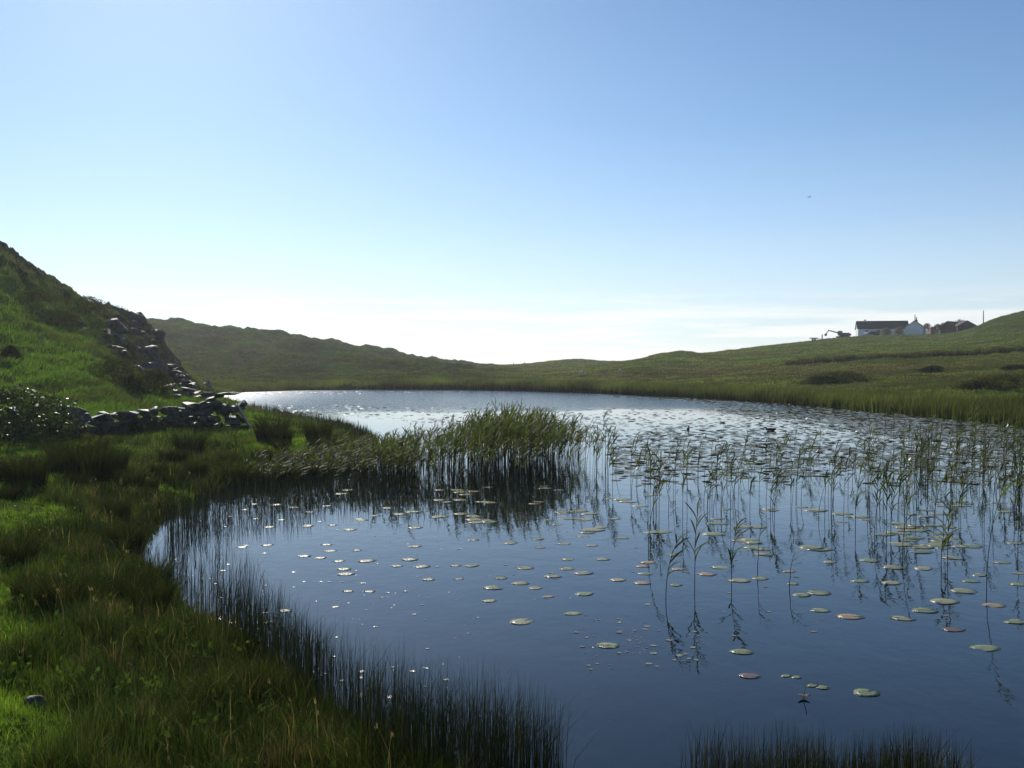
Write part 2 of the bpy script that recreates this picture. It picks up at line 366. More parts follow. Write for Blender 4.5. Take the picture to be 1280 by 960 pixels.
# wind-ruffled band across the far half of the lake
sxyz = t.nodes.new('ShaderNodeSeparateXYZ'); t.links.new(tc.outputs['Object'], sxyz.inputs[0])
gadd = t.nodes.new('ShaderNodeMath'); gadd.operation = 'MULTIPLY_ADD'; gadd.inputs[1].default_value = 26.0
t.links.new(gust.outputs['Fac'], gadd.inputs[0]); t.links.new(sxyz.outputs['Y'], gadd.inputs[2])
gx = t.nodes.new('ShaderNodeMath'); gx.operation = 'MULTIPLY_ADD'; gx.inputs[1].default_value = -.0; t.links.new(sxyz.outputs['X'], gx.inputs[0]); t.links.new(gadd.outputs[0], gx.inputs[2])
gr = t.nodes.new('ShaderNodeMapRange'); gr.inputs[1].default_value = 76; gr.inputs[2].default_value = 84; gr.inputs[3].default_value = 0.04; gr.inputs[4].default_value = 1.0
t.links.new(gx.outputs[0], gr.inputs[0])
hs = t.nodes.new('ShaderNodeMath'); hs.operation = 'MULTIPLY_ADD'; hs.inputs[1].default_value = .35; t.links.new(r2.outputs['Fac'], hs.inputs[0]); t.links.new(r1.outputs['Fac'], hs.inputs[2])
rr_ = t.nodes.new('ShaderNodeMapRange'); rr_.inputs[1].default_value = 76; rr_.inputs[2].default_value = 84; rr_.inputs[3].default_value = .015; rr_.inputs[4].default_value = .30
rx_ = t.nodes.new('ShaderNodeMapRange'); rx_.inputs[1].default_value = -32; rx_.inputs[2].default_value = -14; rx_.inputs[3].default_value = .34; rx_.inputs[4].default_value = .10
t.links.new(sxyz.outputs['X'], rx_.inputs[0]); t.links.new(rx_.outputs[0], rr_.inputs[4])
t.links.new(gx.outputs[0], rr_.inputs[0]); t.links.new(rr_.outputs[0], b.inputs['Roughness'])
bn = t.nodes.new('ShaderNodeBump'); bn.inputs['Distance'].default_value = .10
t.links.new(gr.outputs[0], bn.inputs['Strength']); t.links.new(hs.outputs[0], bn.inputs['Height']); t.links.new(bn.outputs[0], b.inputs['Normal'])
M_WATER = mw

# ------------------------------------------------------------------ mesh helpers
COL = sc.collection
def link(name, me, mat=None, parent=None, smooth=False):
    if mat is not None and len(me.materials) == 0: me.materials.append(mat)
    if smooth: me.polygons.foreach_set('use_smooth', np.ones(len(me.polygons), bool))
    o = bpy.data.objects.new(name, me); COL.objects.link(o)
    if parent is not None: o.parent = parent
    return o
def tag(o, label, cat, group=None, kind=None):
    if label: o['label'] = label
    if cat: o['category'] = cat
    if group: o['group'] = group
    if kind: o['kind'] = kind
    return o
def empty(name, loc, rz=0.0):
    o = bpy.data.objects.new(name, None); COL.objects.link(o); o.location = loc; o.rotation_euler = (0, 0, rz); o.empty_display_size = .2
    return o
def npmesh(name, V, faces, tint=None):
    """faces: list of (M,k) int arrays"""
    me = bpy.data.meshes.new(name)
    V = np.asarray(V, np.float32); me.vertices.add(len(V)); me.vertices.foreach_set('co', V.ravel())
    li = np.concatenate([f.ravel() for f in faces]).astype(np.int32)
    tot = np.concatenate([np.full(len(f), f.shape[1]) for f in faces]).astype(np.int32)
    st = np.concatenate([[0], np.cumsum(tot)[:-1]]).astype(np.int32)
    me.loops.add(len(li)); me.loops.foreach_set('vertex_index', li)
    me.polygons.add(len(tot)); me.polygons.foreach_set('loop_start', st); me.polygons.foreach_set('loop_total', tot)
    if tint is not None:
        a = me.attributes.new('tint', 'FLOAT_COLOR', 'POINT')
        c = np.ones((len(V), 4), np.float32); c[:, :3] = tint; a.data.foreach_set('color', c.ravel())
    me.update(calc_edges=True)
    return me
def blades(base, h, wid, lean, ldir, yaw, tint, curve=1.0):
    """ribbon blades: 5 points each (2 foot, 2 middle, tip)"""
    n = len(base); B = np.asarray(base, float)
    sx, sy = np.cos(yaw) * wid / 2, np.sin(yaw) * wid / 2
    lx, ly = np.cos(ldir) * lean * h, np.sin(ldir) * lean * h
    V = np.empty((n, 5, 3))
    zt = h * np.sqrt(np.maximum(1 - (lean * .8) ** 2, .1))
    m = .55
    V[:, 0] = B; V[:, 1] = B
    V[:, 0, 0] -= sx; V[:, 0, 1] -= sy; V[:, 1, 0] += sx; V[:, 1, 1] += sy
    mid = B.copy(); mid[:, 0] += lx * m * .45 * curve; mid[:, 1] += ly * m * .45 * curve; mid[:, 2] += zt * .6
    V[:, 2] = mid; V[:, 3] = mid
    V[:, 2, 0] += sx * .75; V[:, 2, 1] += sy * .75; V[:, 3, 0] -= sx * .75; V[:, 3, 1] -= sy * .75
    V[:, 4] = B; V[:, 4, 0] += lx; V[:, 4, 1] += ly; V[:, 4, 2] += zt
    i = np.arange(n)[:, None] * 5
    q = i + np.array([[0, 1, 2, 3]]); tr = i + np.array([[3, 2, 4]])
    T = np.repeat(np.asarray(tint)[:, None, :], 5, 1).reshape(-1, 3)
    return V.reshape(-1, 3), q, tr, T
def blade_obj(name, mat, base, h, wid, lean, ldir, yaw, tint):
    V, q, tr, T = blades(base, h, wid, lean, ldir, yaw, tint)
    return link(name, npmesh(name, V, [q, tr], T), mat)
def inpoly(px, py, poly):
    ins = np.zeros(len(px), bool); n = len(poly)
    for i in range(n):
        (ax, ay), (bx, by) = poly[i], poly[(i + 1) % n]
        c = (ay > py) != (by > py); ins ^= c & (px < ax + (py - ay) / (by - ay + 1e-12) * (bx - ax))
    return ins
def sample_poly(poly, n, z=0.0):
    """random feet inside a patch of the shore whose corners are pixel marks on level z"""
    A_ = np.array(poly, float); lo, hi = A_.min(0), A_.max(0); got = []
    k = 0
    while k < n:
        p_ = lo + rng.random((n * 2, 2)) * (hi - lo); p_ = p_[inpoly(p_[:, 0], p_[:, 1], poly)]
        got.append(p_); k += len(p_)
    p_ = np.concatenate(got)[:n]
    return Wn(p_[:, 0], p_[:, 1], z)
def col(n, c0, c1, k=None):
    f = rng.random(n) if k is None else k
    return np.array(c0)[None] * (1 - f[:, None]) + np.array(c1)[None] * f[:, None]

# ------------------------------------------------------------------ terrain and water
nth = len(th)
idx = np.arange(NR * nth).reshape(NR, nth)
q = np.stack([idx[:-1, :-1], idx[:-1, 1:], idx[1:, 1:], idx[1:, :-1]], -1).reshape(-1, 4)
qw = np.stack([idx[:-1, -1], idx[:-1, 0], idx[1:, 0], idx[1:, -1]], -1)
cap = idx[0][None, ::-1].copy()
me = npmesh('ground', np.stack([GX, GY, GZ], 1), [q[:, ::-1], qw[:, ::-1], cap[:, ::-1]])
cov = np.zeros((len(GX), 4), np.float32)
GPX = pxof(GX, GY); yy = GY
pyv = 480 - F * np.tan(np.arctan2(GZ - EYE, np.maximum(GY, .1)) + PITCH)
nn = fbm(GX / 9., GY / 9., 4, 21)
rockm = np.maximum(crag_mask(GX, GY), ridge_mask(GX, GY) * sstep(-.2, .25, fbm(GX / 4, GY / 4, 3, 30)) * .9)
cov[:, 0] = np.clip(rockm * (.62 + .4 * (GPX < 95) + .5 * sstep(-.25, .25, fbm(GX / 3., GY / 6., 3, 33))), 0, 1)
leftfar = (GY > 100) * (1 - sstep(590, 660, GPX))
brownm = leftfar * (.55 + nn * 1.2)
rightm = (GY > 50) * sstep(700, 820, GPX)
brownm = brownm + rightm * (.34 + 1.0 * nn + .5 * np.exp(-((pyv - 468) / 9.) ** 2) - .3 * np.exp(-((pyv - 436) / 9.) ** 2))
nearm = (GY < 34) * (GY > 0)
brownm = brownm + nearm * (.2 + .8 * nn + .5 * (1 - sstep(1.5, 4, GSD)))
cov[:, 1] = np.clip(brownm, 0, 1)
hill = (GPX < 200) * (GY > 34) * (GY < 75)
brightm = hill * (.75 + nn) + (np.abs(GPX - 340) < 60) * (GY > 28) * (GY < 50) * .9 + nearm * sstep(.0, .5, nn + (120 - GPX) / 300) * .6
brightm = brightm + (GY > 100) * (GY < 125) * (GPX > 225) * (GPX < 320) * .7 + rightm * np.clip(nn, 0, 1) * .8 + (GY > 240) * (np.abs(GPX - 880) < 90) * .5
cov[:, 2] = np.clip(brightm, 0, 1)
cov[:, 3] = np.clip(1 - sstep(0.0, .9, GSD), 0, 1) 
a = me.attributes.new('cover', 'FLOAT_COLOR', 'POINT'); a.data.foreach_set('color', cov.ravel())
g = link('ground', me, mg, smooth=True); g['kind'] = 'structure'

wx0, wx1, wy0, wy1 = LAKE[:, 0].min() - 3, LAKE[:, 0].max() + 3, LAKE[:, 1].min() - 1.5, LAKE[:, 1].max() + 3
me = npmesh('lake_water', [(wx0, wy0, 0), (wx1, wy0, 0), (wx1, wy1, 0), (wx0, wy1, 0)], [np.array([[0, 1, 2, 3]])])
wo = link('lake_water', me, M_WATER); wo['kind'] = 'structure'

# ------------------------------------------------------------------ thin sea haze over the whole valley
bmh = bmesh.new(); bmesh.ops.create_cube(bmh, size=1.0)
bmesh.ops.transform(bmh, matrix=Matrix.Translation((0, 0, 5.0)) @ Matrix.Diagonal((2720, 2720, 60, 1)), verts=bmh.verts)
hme = bpy.data.meshes.new('haze'); bmh.to_mesh(hme); bmh.free()
mh = bpy.data.materials.new('sea_haze'); mh.use_nodes = True; th_ = mh.node_tree
th_.nodes.remove(th_.nodes['Principled BSDF'])
pv = th_.nodes.new('ShaderNodeVolumePrincipled'); pv.inputs['Color'].default_value = (.92, .95, 1, 1); pv.inputs['Density'].default_value = HAZE; pv.inputs['Anisotropy'].default_value = .55
th_.links.new(pv.outputs[0], th_.nodes['Material Output'].inputs['Volume'])
hz_o = link('haze', hme, mh); hz_o['kind'] = 'stuff'
# ------------------------------------------------------------------ grasses (stuff)
def polar_scatter(n, th0, th1, r0, r1, power=0.0):
    """feet spread with even density over the view angle; power 0 = even in log distance"""
    t_ = np.radians(th0 + rng.random(n) * (th1 - th0)); u = rng.random(n)
    r_ = np.exp(np.log(r0) + u ** (1 + power) * (np.log(r1) - np.log(r0)))
    return r_ * np.sin(t_), r_ * np.cos(t_)
# 1 bank grass from the camera to the wall: every tuft has its own height, colour and spread
def tufts(nt_, per, r0, r1, th0, th1, power):
    x, y = polar_scatter(nt_, th0, th1, r0, r1, power)
    s = SD(x, y); k = s > -.1; x, y, s = x[k], y[k], s[k]; r = np.hypot(x, y); px = pxof(x, y); mt = len(x)
    pat = fbm(x / 2.6, y / 2.6, 4, 44); cl = fbm(x / 1.3, y / 1.3, 3, 47)
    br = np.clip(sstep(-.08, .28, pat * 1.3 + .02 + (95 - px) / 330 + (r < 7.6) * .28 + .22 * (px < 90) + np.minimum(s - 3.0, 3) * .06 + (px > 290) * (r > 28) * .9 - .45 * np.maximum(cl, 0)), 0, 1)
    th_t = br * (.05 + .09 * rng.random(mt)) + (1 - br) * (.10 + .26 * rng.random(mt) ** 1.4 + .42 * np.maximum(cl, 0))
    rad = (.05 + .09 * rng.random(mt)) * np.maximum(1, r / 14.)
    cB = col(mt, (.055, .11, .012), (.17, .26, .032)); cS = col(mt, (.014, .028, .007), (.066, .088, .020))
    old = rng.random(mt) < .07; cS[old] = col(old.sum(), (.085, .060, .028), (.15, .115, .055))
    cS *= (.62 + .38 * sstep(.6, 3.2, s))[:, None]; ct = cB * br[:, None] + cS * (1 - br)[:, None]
    i = np.repeat(np.arange(mt), per); m = len(i); a_ = rng.random(m) * 6.283; q_ = np.sqrt(rng.random(m))
    bx = x[i] + np.cos(a_) * q_ * rad[i]; by = y[i] + np.sin(a_) * q_ * rad[i]
    ok = SD(bx, by) > -.12; i, a_, q_, bx, by = i[ok], a_[ok], q_[ok], bx[ok], by[ok]; m = len(i)
    T = ct[i] * (.65 + .7 * rng.random(m))[:, None]; dead = rng.random(m) < .035; T[dead] = col(dead.sum(), (.11, .08, .04), (.24, .19, .10))
    h_ = th_t[i] * (.55 + .65 * rng.random(m)) * (1.1 - .3 * q_)
    wd = np.maximum(.0038, r[i] * .00055) * (.7 + .7 * rng.random(m))
    return np.stack([bx, by, H(bx, by) - .02], 1), h_, wd, np.clip(.12 + .55 * q_ + .2 * rng.normal(0, 1, m), 0, .95), a_ + rng.normal(0, .5, m), rng.random(m) * 6.283, T
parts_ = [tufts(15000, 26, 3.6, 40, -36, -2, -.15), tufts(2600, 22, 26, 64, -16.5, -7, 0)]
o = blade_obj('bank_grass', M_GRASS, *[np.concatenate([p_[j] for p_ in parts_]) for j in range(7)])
tag(o, 'tussocky green and brown grass covering the near bank', 'grass', kind='stuff')
# dry flowering stalks standing over the turf
n = 330
x, y = polar_scatter(n, -35, -3, 4.2, 34, -.1); s = SD(x, y); k = (s > .2) & (fbm(x / 1.8, y / 1.8, 2, 57) > -.05); x, y = x[k], y[k]; m = len(x); r = np.hypot(x, y)
hs_ = .3 + .3 * rng.random(m); ld = rng.random(m) * 6.283; ln_ = .1 + .3 * rng.random(m); T = col(m, (.10, .075, .035), (.26, .20, .11))
V1 = blades(np.stack([x, y, H(x, y)], 1), hs_, np.maximum(.003, r * .0004), ln_, ld, rng.random(m) * 6.28, T)
tip = V1[0].reshape(m, 5, 3)[:, 4].repeat(5, 0); n5 = len(tip)
V2 = blades(tip - np.array([0, 0, .03]) + rng.normal(0, .008, (n5, 3)), .02 + .03 * rng.random(n5), np.maximum(.004, r.repeat(5) * .0005), .3 + .4 * rng.random(n5), rng.random(n5) * 6.28, rng.random(n5) * 6.28, T.repeat(5, 0))
o = link('seed_stalks', npmesh('seed_stalks', np.concatenate([V1[0], V2[0]]), [np.concatenate([V1[1], V2[1] + len(V1[0])]), np.concatenate([V1[2], V2[2] + len(V1[0])])], np.concatenate([V1[3], V2[3]])), M_GRASS)
tag(o, 'dry seed stalks standing over the bank grass', 'grass', kind='stuff')
# small broad-leaved weeds in the turf, whose waxy leaves catch the sun
n = 16000
x, y = polar_scatter(n, -34, -3, 3.8, 34, -.1); s = SD(x, y); k = (s > .1) & (fbm(x / .7, y / .7, 3, 55) > .12); x, y = x[k], y[k]; m = len(x)
T = col(m, (.04, .075, .014), (.11, .16, .035)); ww = .018 + .022 * rng.random(m)
o = blade_obj('bank_weeds', M_SHRUB, np.stack([x, y, H(x, y) + .02 + .16 * rng.random(m)], 1), .03 + .05 * rng.random(m), ww, .5 + .6 * rng.random(m), rng.random(m) * 6.28, rng.random(m) * 6.28, T)
tag(o, 'small glossy weed leaves scattered through the bank grass', 'weeds', kind='stuff')
# 2 hillside turf
n = 150000
x, y = polar_scatter(n, -38, -15, 34, 80)
s = SD(x, y); k = (s > .2) & (crag_mask(x, y) < .35) & (fbm(x / 1.6, y / 1.6, 3, 50) + rng.random(n) * .5 > 0); x, y = x[k], y[k]; m = len(x)
pat = fbm(x / 6., y / 6., 4, 52)
T = col(m, (.05, .095, .012), (.12, .20, .026)); dk = np.clip(sstep(.02, .3, pat) * .8 + .75 * sstep(.12, .35, fbm(x / 3.2, H(x, y) / .8, 3, 54)) + .5 * sstep(58, 70, y), 0, .95)[:, None]
T = T * (1 - dk) + col(m, (.03, .05, .012), (.09, .085, .03)) * dk
o = blade_obj('hillside_grass', M_GRASS, np.stack([x, y, H(x, y) - .03], 1), .14 + .2 * rng.random(m) + .2 * np.maximum(pat, 0), .025 + .03 * rng.random(m), .3 + .5 * rng.random(m), rng.normal(.2, 1.2, m), rng.random(m) * 6.28, T)
tag(o, 'bright green turf growing on the steep hillside above the wall', 'grass', kind='stuff')
# 3 far heather and rough grass
n = 420000
x, y = polar_scatter(n, -30, 31, 58, 330, -.35)
s = SD(x, y); px = pxof(x, y); hh_ = H(x, y)
k = (s > 4) & ~((px < 200) & (y < 95) & (crag_mask(x, y) < .4)) & ((crag_mask(x, y) < .5) | (rng.random(n) < .45)) & (fbm(x / 5., y / 5., 3, 60) + rng.random(n) * .5 > .02); x, y, px, hh_ = x[k], y[k], px[k], hh_[k]; m = len(x)
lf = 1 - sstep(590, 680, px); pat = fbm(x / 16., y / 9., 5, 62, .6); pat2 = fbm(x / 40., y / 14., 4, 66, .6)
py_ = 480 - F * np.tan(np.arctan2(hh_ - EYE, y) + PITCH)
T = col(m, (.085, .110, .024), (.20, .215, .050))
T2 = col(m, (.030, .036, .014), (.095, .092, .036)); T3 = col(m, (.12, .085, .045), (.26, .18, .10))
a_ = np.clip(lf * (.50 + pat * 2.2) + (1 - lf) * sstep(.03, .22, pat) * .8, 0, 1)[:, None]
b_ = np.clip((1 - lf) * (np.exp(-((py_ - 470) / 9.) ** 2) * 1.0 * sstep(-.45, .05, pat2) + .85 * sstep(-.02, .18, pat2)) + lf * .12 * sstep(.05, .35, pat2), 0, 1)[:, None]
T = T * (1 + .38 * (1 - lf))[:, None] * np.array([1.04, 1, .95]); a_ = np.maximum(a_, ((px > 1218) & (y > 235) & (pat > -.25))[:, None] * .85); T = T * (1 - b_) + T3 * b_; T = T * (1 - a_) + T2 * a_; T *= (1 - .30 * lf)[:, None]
hv = (.10 + .22 * rng.random(m) + .45 * np.maximum(pat, 0) * (.35 + .65 * lf))
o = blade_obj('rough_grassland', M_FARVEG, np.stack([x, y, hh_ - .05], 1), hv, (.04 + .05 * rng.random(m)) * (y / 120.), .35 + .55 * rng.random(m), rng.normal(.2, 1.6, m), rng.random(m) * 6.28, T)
tag(o, 'rough grass and heather over the far hills and fields', 'grass', kind='stuff')
# 4 reed belt along the far shore
n = 150000
fl = LAKE[29:45]; seg = np.hypot(*np.diff(fl, axis=0).T); cum = np.concatenate([[0], np.cumsum(seg)])
u = rng.random(n) ** 1.25 * cum[-1]; u = cum[-1] - u * 1.0
u = np.where(rng.random(n) < .5, rng.random(n) * cum[-1], u)
i = np.clip(np.searchsorted(cum, u) - 1, 0, len(seg) - 1); f = (u - cum[i]) / seg[i]
bx = fl[i] + (fl[i + 1] - fl[i]) * f[:, None]; d = (fl[i + 1] - fl[i]) / seg[i][:, None]; nor = np.stack([-d[:, 1], d[:, 0]], 1)
off = rng.random(n) ** 1.2 * (6 + 7 * sstep(.5, .95, u / cum[-1])) - .6
pt = bx + nor * off[:, None]; x, y = pt[:, 0], pt[:, 1]
s = SD(x, y); k = (s > -1.0) & (s < 13) & (y > 20) & (rng.random(n) > sstep(4, 12, s + 4 * fbm(x / 4, y / 4, 2, 72))); x, y, s = x[k], y[k], s[k]; m = len(x); px = pxof(x, y)
cl = fbm(x / 3., y / 3., 3, 70) + .5 * fbm(x / .9, y / .9, 2, 73); hb = (.95 + .5 * cl + .65 * rng.random(m) ** 1.5) * (.55 + .45 * sstep(300, 520, px)) * (1 - .3 * sstep(2.5, 7, s))
T = col(m, (.030, .040, .012), (.085, .10, .024)); z0 = np.maximum(H(x, y), -.2) - .03
T *= (1 + 1.1 * np.clip(fbm(x / 6., y / 6., 3, 75), -.6, .6))[:, None]; dd = rng.random(m) < .06; T[dd] = col(dd.sum(), (.10, .075, .04), (.17, .13, .07))
o = blade_obj('far_reed_belt', M_REED, np.stack([x, y, z0], 1), np.maximum(hb * .84, .3), (.022 + .02 * rng.random(m)) * np.maximum(1, y / 80), .08 + .42 * rng.random(m) ** 1.5, rng.normal(.1, 1.2, m), rng.random(m) * 6.28, T)
tag(o, 'continuous belt of green reeds along the far shore', 'reeds', kind='stuff')
# 5 rushes standing in the water by the near bank
RUSH = [([(300, 826), (400, 868), (480, 888), (560, 912), (640, 938), (690, 966), (712, 1020), (480, 1020), (420, 915), (350, 850)], 2500, .55, .95),
        ([(285, 770), (330, 775), (400, 850), (430, 880), (380, 880), (300, 820), (250, 785)], 800, .5, .8),
        ([(188, 700), (215, 668), (300, 690), (400, 800), (430, 868), (330, 830), (210, 752)], 1500, .35, .62),
        ([(205, 650), (260, 622), (350, 604), (420, 596), (520, 606), (420, 640), (300, 668), (215, 680)], 2300, .45, .8),
        ([(430, 600), (760, 600), (720, 640), (560, 650), (430, 640)], 700, .4, .8),
        ([(305, 513), (322, 516), (370, 525), (425, 535), (460, 547), (474, 562), (455, 560), (420, 543), (365, 531), (318, 520)], 1500, .25, .6),
        ([(850, 1012), (905, 985), (985, 972), (1080, 972), (1160, 985), (1215, 1005), (1215, 1035), (850, 1035)], 2400, .24, .52)]
BB, HHh, TT = [], [], []
for poly, n, h0, h1 in RUSH:
    p_ = sample_poly(poly, n); cl = fbm(p_[:, 0] / .5, p_[:, 1] / .5, 2, 80)
    k = cl + rng.random(n) * .7 > .02; p_ = p_[k]; cl = cl[k]; n = len(p_)
    BB.append(np.column_stack([p_, np.maximum(H(p_[:, 0], p_[:, 1]), -.3) - .02])); HHh.append(h0 + (h1 - h0) * np.clip(rng.random(n) * .8 + cl * .7, 0, 1.1) + .05)
    TT.append(col(n, (.012, .020, .008), (.036, .046, .015)))
BB = np.concatenate(BB); HHh = np.concatenate(HHh); TT = np.concatenate(TT); n = len(BB); rr = np.hypot(BB[:, 0], BB[:, 1])
br_ = rng.random(n) < np.where(BB[:, 0] > .5, .22, .06); TT[br_] = col(br_.sum(), (.10, .075, .035), (.18, .14, .07))
o = blade_obj('rush_fringe', M_RUSH, BB, HHh, np.maximum(.0045, rr * .0005) * (.7 + .6 * rng.random(n)), .03 + .55 * rng.random(n) ** 4, rng.normal(.3, 1.8, n), rng.random(n) * 6.28, TT)
tag(o, 'dark thin rushes standing in the shallow water along the near bank', 'rushes', kind='stuff')

# ------------------------------------------------------------------ reeds with leaves
def tube(pts, r0, r1, sides=5):
    V, Fq = [], []
    n = len(pts)
    for i, p_ in enumerate(pts):
        rr_ = r0 + (r1 - r0) * i / (n - 1)
        for k in range(sides):
            a_ = 2 * math.pi * k / sides; V.append((p_[0] + math.cos(a_) * rr_, p_[1] + math.sin(a_) * rr_, p_[2]))
    for i in range(n - 1):
        for k in range(sides):
            k2 = (k + 1) % sides; Fq.append((i * sides + k, i * sides + k2, (i + 1) * sides + k2, (i + 1) * sides + k))
    return np.array(V), np.array(Fq)
def reed_geo(rg, nleaf=5, thick=.0045, lean=.1, leaf=.3, bent=False, lowest=.55):
    """one reed of height 1: (stem V,F), (leaf V,F)"""
    ld = rg.uniform(-.6, .6); pts = []
    for i in range(7):
        f_ = i / 6; b_ = lean * f_ ** 2.2
        z_ = f_ if not bent else (f_ if f_ < .75 else .75 + (f_ - .75) * .2)
        if bent and f_ > .7: b_ += (f_ - .7) * 1.1
        pts.append((math.cos(ld) * b_ + rg.uniform(-.004, .004), math.sin(ld) * b_ + rg.uniform(-.004, .004), z_ * .97 + .0))
    pts[0] = (pts[0][0], pts[0][1], -.25)
    sv, sf = tube(pts, thick, thick * .45)
    LV, LF = [], []
    for j in range(nleaf):
        f_ = lowest + (1 - lowest) * (j + rg.random() * .6) / nleaf; f_ = min(f_, 1)
        q_ = f_ * 6; i_ = min(int(q_), 5); g_ = q_ - i_
        p0 = [pts[i_][c] * (1 - g_) + pts[i_ + 1][c] * g_ for c in range(3)]
        az = rg.gauss(0, .75) + (math.pi if rg.random() < .16 else 0); up = rg.uniform(.8, 1.35); ln = leaf * rg.uniform(.65, 1.2) * (1 if f_ < .92 else .75); wv = rg.uniform(.0075, .0125)
        b0 = len(LV); steps = 5; hx, hz = 0, 0; el = up
        sidev = (-math.sin(az), math.cos(az))
        tw = rg.uniform(-.9, .9)
        for s_ in range(steps + 1):
            q2 = s_ / steps; wl = wv * (0.45 + 1.6 * q2) * (1 - q2) ** .75 * 1.5 + .0006
            c_ = (p0[0] + math.cos(az) * hx, p0[1] + math.sin(az) * hx, p0[2] + hz)
            dz = wl * math.sin(tw)
            dx = wl * math.cos(tw)
            LV.append((c_[0] + sidev[0] * dx, c_[1] + sidev[1] * dx, c_[2] + dz)); LV.append((c_[0] - sidev[0] * dx, c_[1] - sidev[1] * dx, c_[2] - dz))
            hx += math.cos(el) * ln / steps; hz += math.sin(el) * ln / steps; el -= rg.uniform(.04, .20)
        for s_ in range(steps): LF.append((b0 + 2 * s_, b0 + 2 * s_ + 1, b0 + 2 * s_ + 3, b0 + 2 * s_ + 2))
    return (sv, sf), (np.array(LV), np.array(LF))
rg = random.Random(11)
REEDS = []
for k in range(14):
    (sv, sf), (lv, lf_) = reed_geo(rg, (15 if k in (3, 4, 6, 10) else rg.choice((5, 6, 7, 8))), .0052, rg.uniform(.02, .22), .27, bent=(k in (5, 11)), lowest=(.30 if k in (3, 4, 6, 10) else .58))
    g1 = rg.uniform(0, 1); ts = np.array((.028, .034, .013)) * (1 - g1) + np.array((.070, .062, .028)) * g1
    tl = np.array((.036, .056, .015)) * (1 - g1) + np.array((.095, .105, .027)) * g1
    lt = np.tile(tl, (len(lv), 1)) * (0.75 + .5 * np.repeat(np.array([rg.random() for _ in range(len(lv) // 12)]), 12)[:, None])
    REEDS.append((npmesh('reed_stem', sv, [sf], np.tile(ts, (len(sv), 1))), npmesh('reed_foliage', lv, [lf_], lt), (sv, sf), (lv, lf_), ts, lt))
    REEDS[-1][0].materials.append(M_REED); REEDS[-1][1].materials.append(M_REED)
def plant_reed(x, y, h, label, group, wide=1.0, proto=None, rz=None):
    p_ = REEDS[rnd.randrange(14) if proto is None else proto]
    o = empty('reed', (x, y, 0), rnd.gauss(.1, .5) if rz is None else rz); o.scale = (wide, wide, h)
    tag(o, label, 'reed', group)
    link('stem', p_[0], None, o); link('foliage', p_[1], None, o)
    return o
REED_HAND = [  # base px, base py, top py, label
    (832, 748, 663, 'leafy reed at the left end of the front row of four lone reeds', 3), (868, 732, 634, 'bushy reed standing second from the left in the front row of four', 6),
    (914, 727, 652, 'feathery reed standing third from the left in the front row of four', 4), (947, 716, 652, 'thin reed at the right end of the front row of four lone reeds', 1),
    (1233, 735, 596, 'tallest single reed, bending at the right edge of the open water', 2), (1128, 697, 622, 'forked reed standing behind a round green pad', 8),
    (1093, 676, 602, 'straight bare reed topped by one drooping leaf', 9), (1176, 712, 640, 'leafy reed standing alone left of the tallest reed', 10), (1184, 700, 628, 'second reed touching the one left of the tallest reed, a little behind it', 6),
    (810, 690, 600, 'tall thin reed close behind the left end of the front row', 0), (987, 735, 690, 'small leafless reed shoot rising through an orange pad', 1), (1272, 690, 590, 'dense reed cut by the right edge', 7)]
for bx_, by_, ty_, lab, pr in REED_HAND:
    c_ = W(bx_, by_); h_ = (by_ - ty_) / F * c_[1]
    plant_reed(c_[0], c_[1], h_, lab, None, 1.15, pr, rnd.uniform(-.4, .4))
def zone_reeds(poly, n, h0, h1, label, group, wide=1.0):
    p_ = sample_poly(poly, n)
    for x_, y_ in p_: plant_reed(x_, y_, h0 + (h1 - h0) * rnd.random(), label, group, wide * rnd.uniform(.85, 1.15))
zone_reeds([(770, 590), (1000, 588), (1280, 600), (1280, 660), (1130, 672), (940, 650), (780, 640)], 120, .75, 1.25, 'thin leafy reed standing among lily pads on the right half of the lake', 'scattered reeds among the lily pads', 1.1)
zone_reeds([(1080, 555), (1280, 548), (1320, 560), (1320, 610), (1150, 600)], 64, .8, 1.3, 'reed in the loose stand nearest the right shore', 'reeds off the right shore', 1.15)
zone_reeds([(690, 570), (752, 572), (775, 590), (770, 612), (660, 606)], 42, .95, 1.5, 'reed at the thin right end of the big reed clump', 'reeds thinning out at the end of the clump', 1.2)
zone_reeds([(440, 592), (560, 594), (680, 598), (660, 612), (480, 608)], 64, .8, 1.25, 'reed along the front of the big reed clump', 'front row of the reed clump', 1.2)
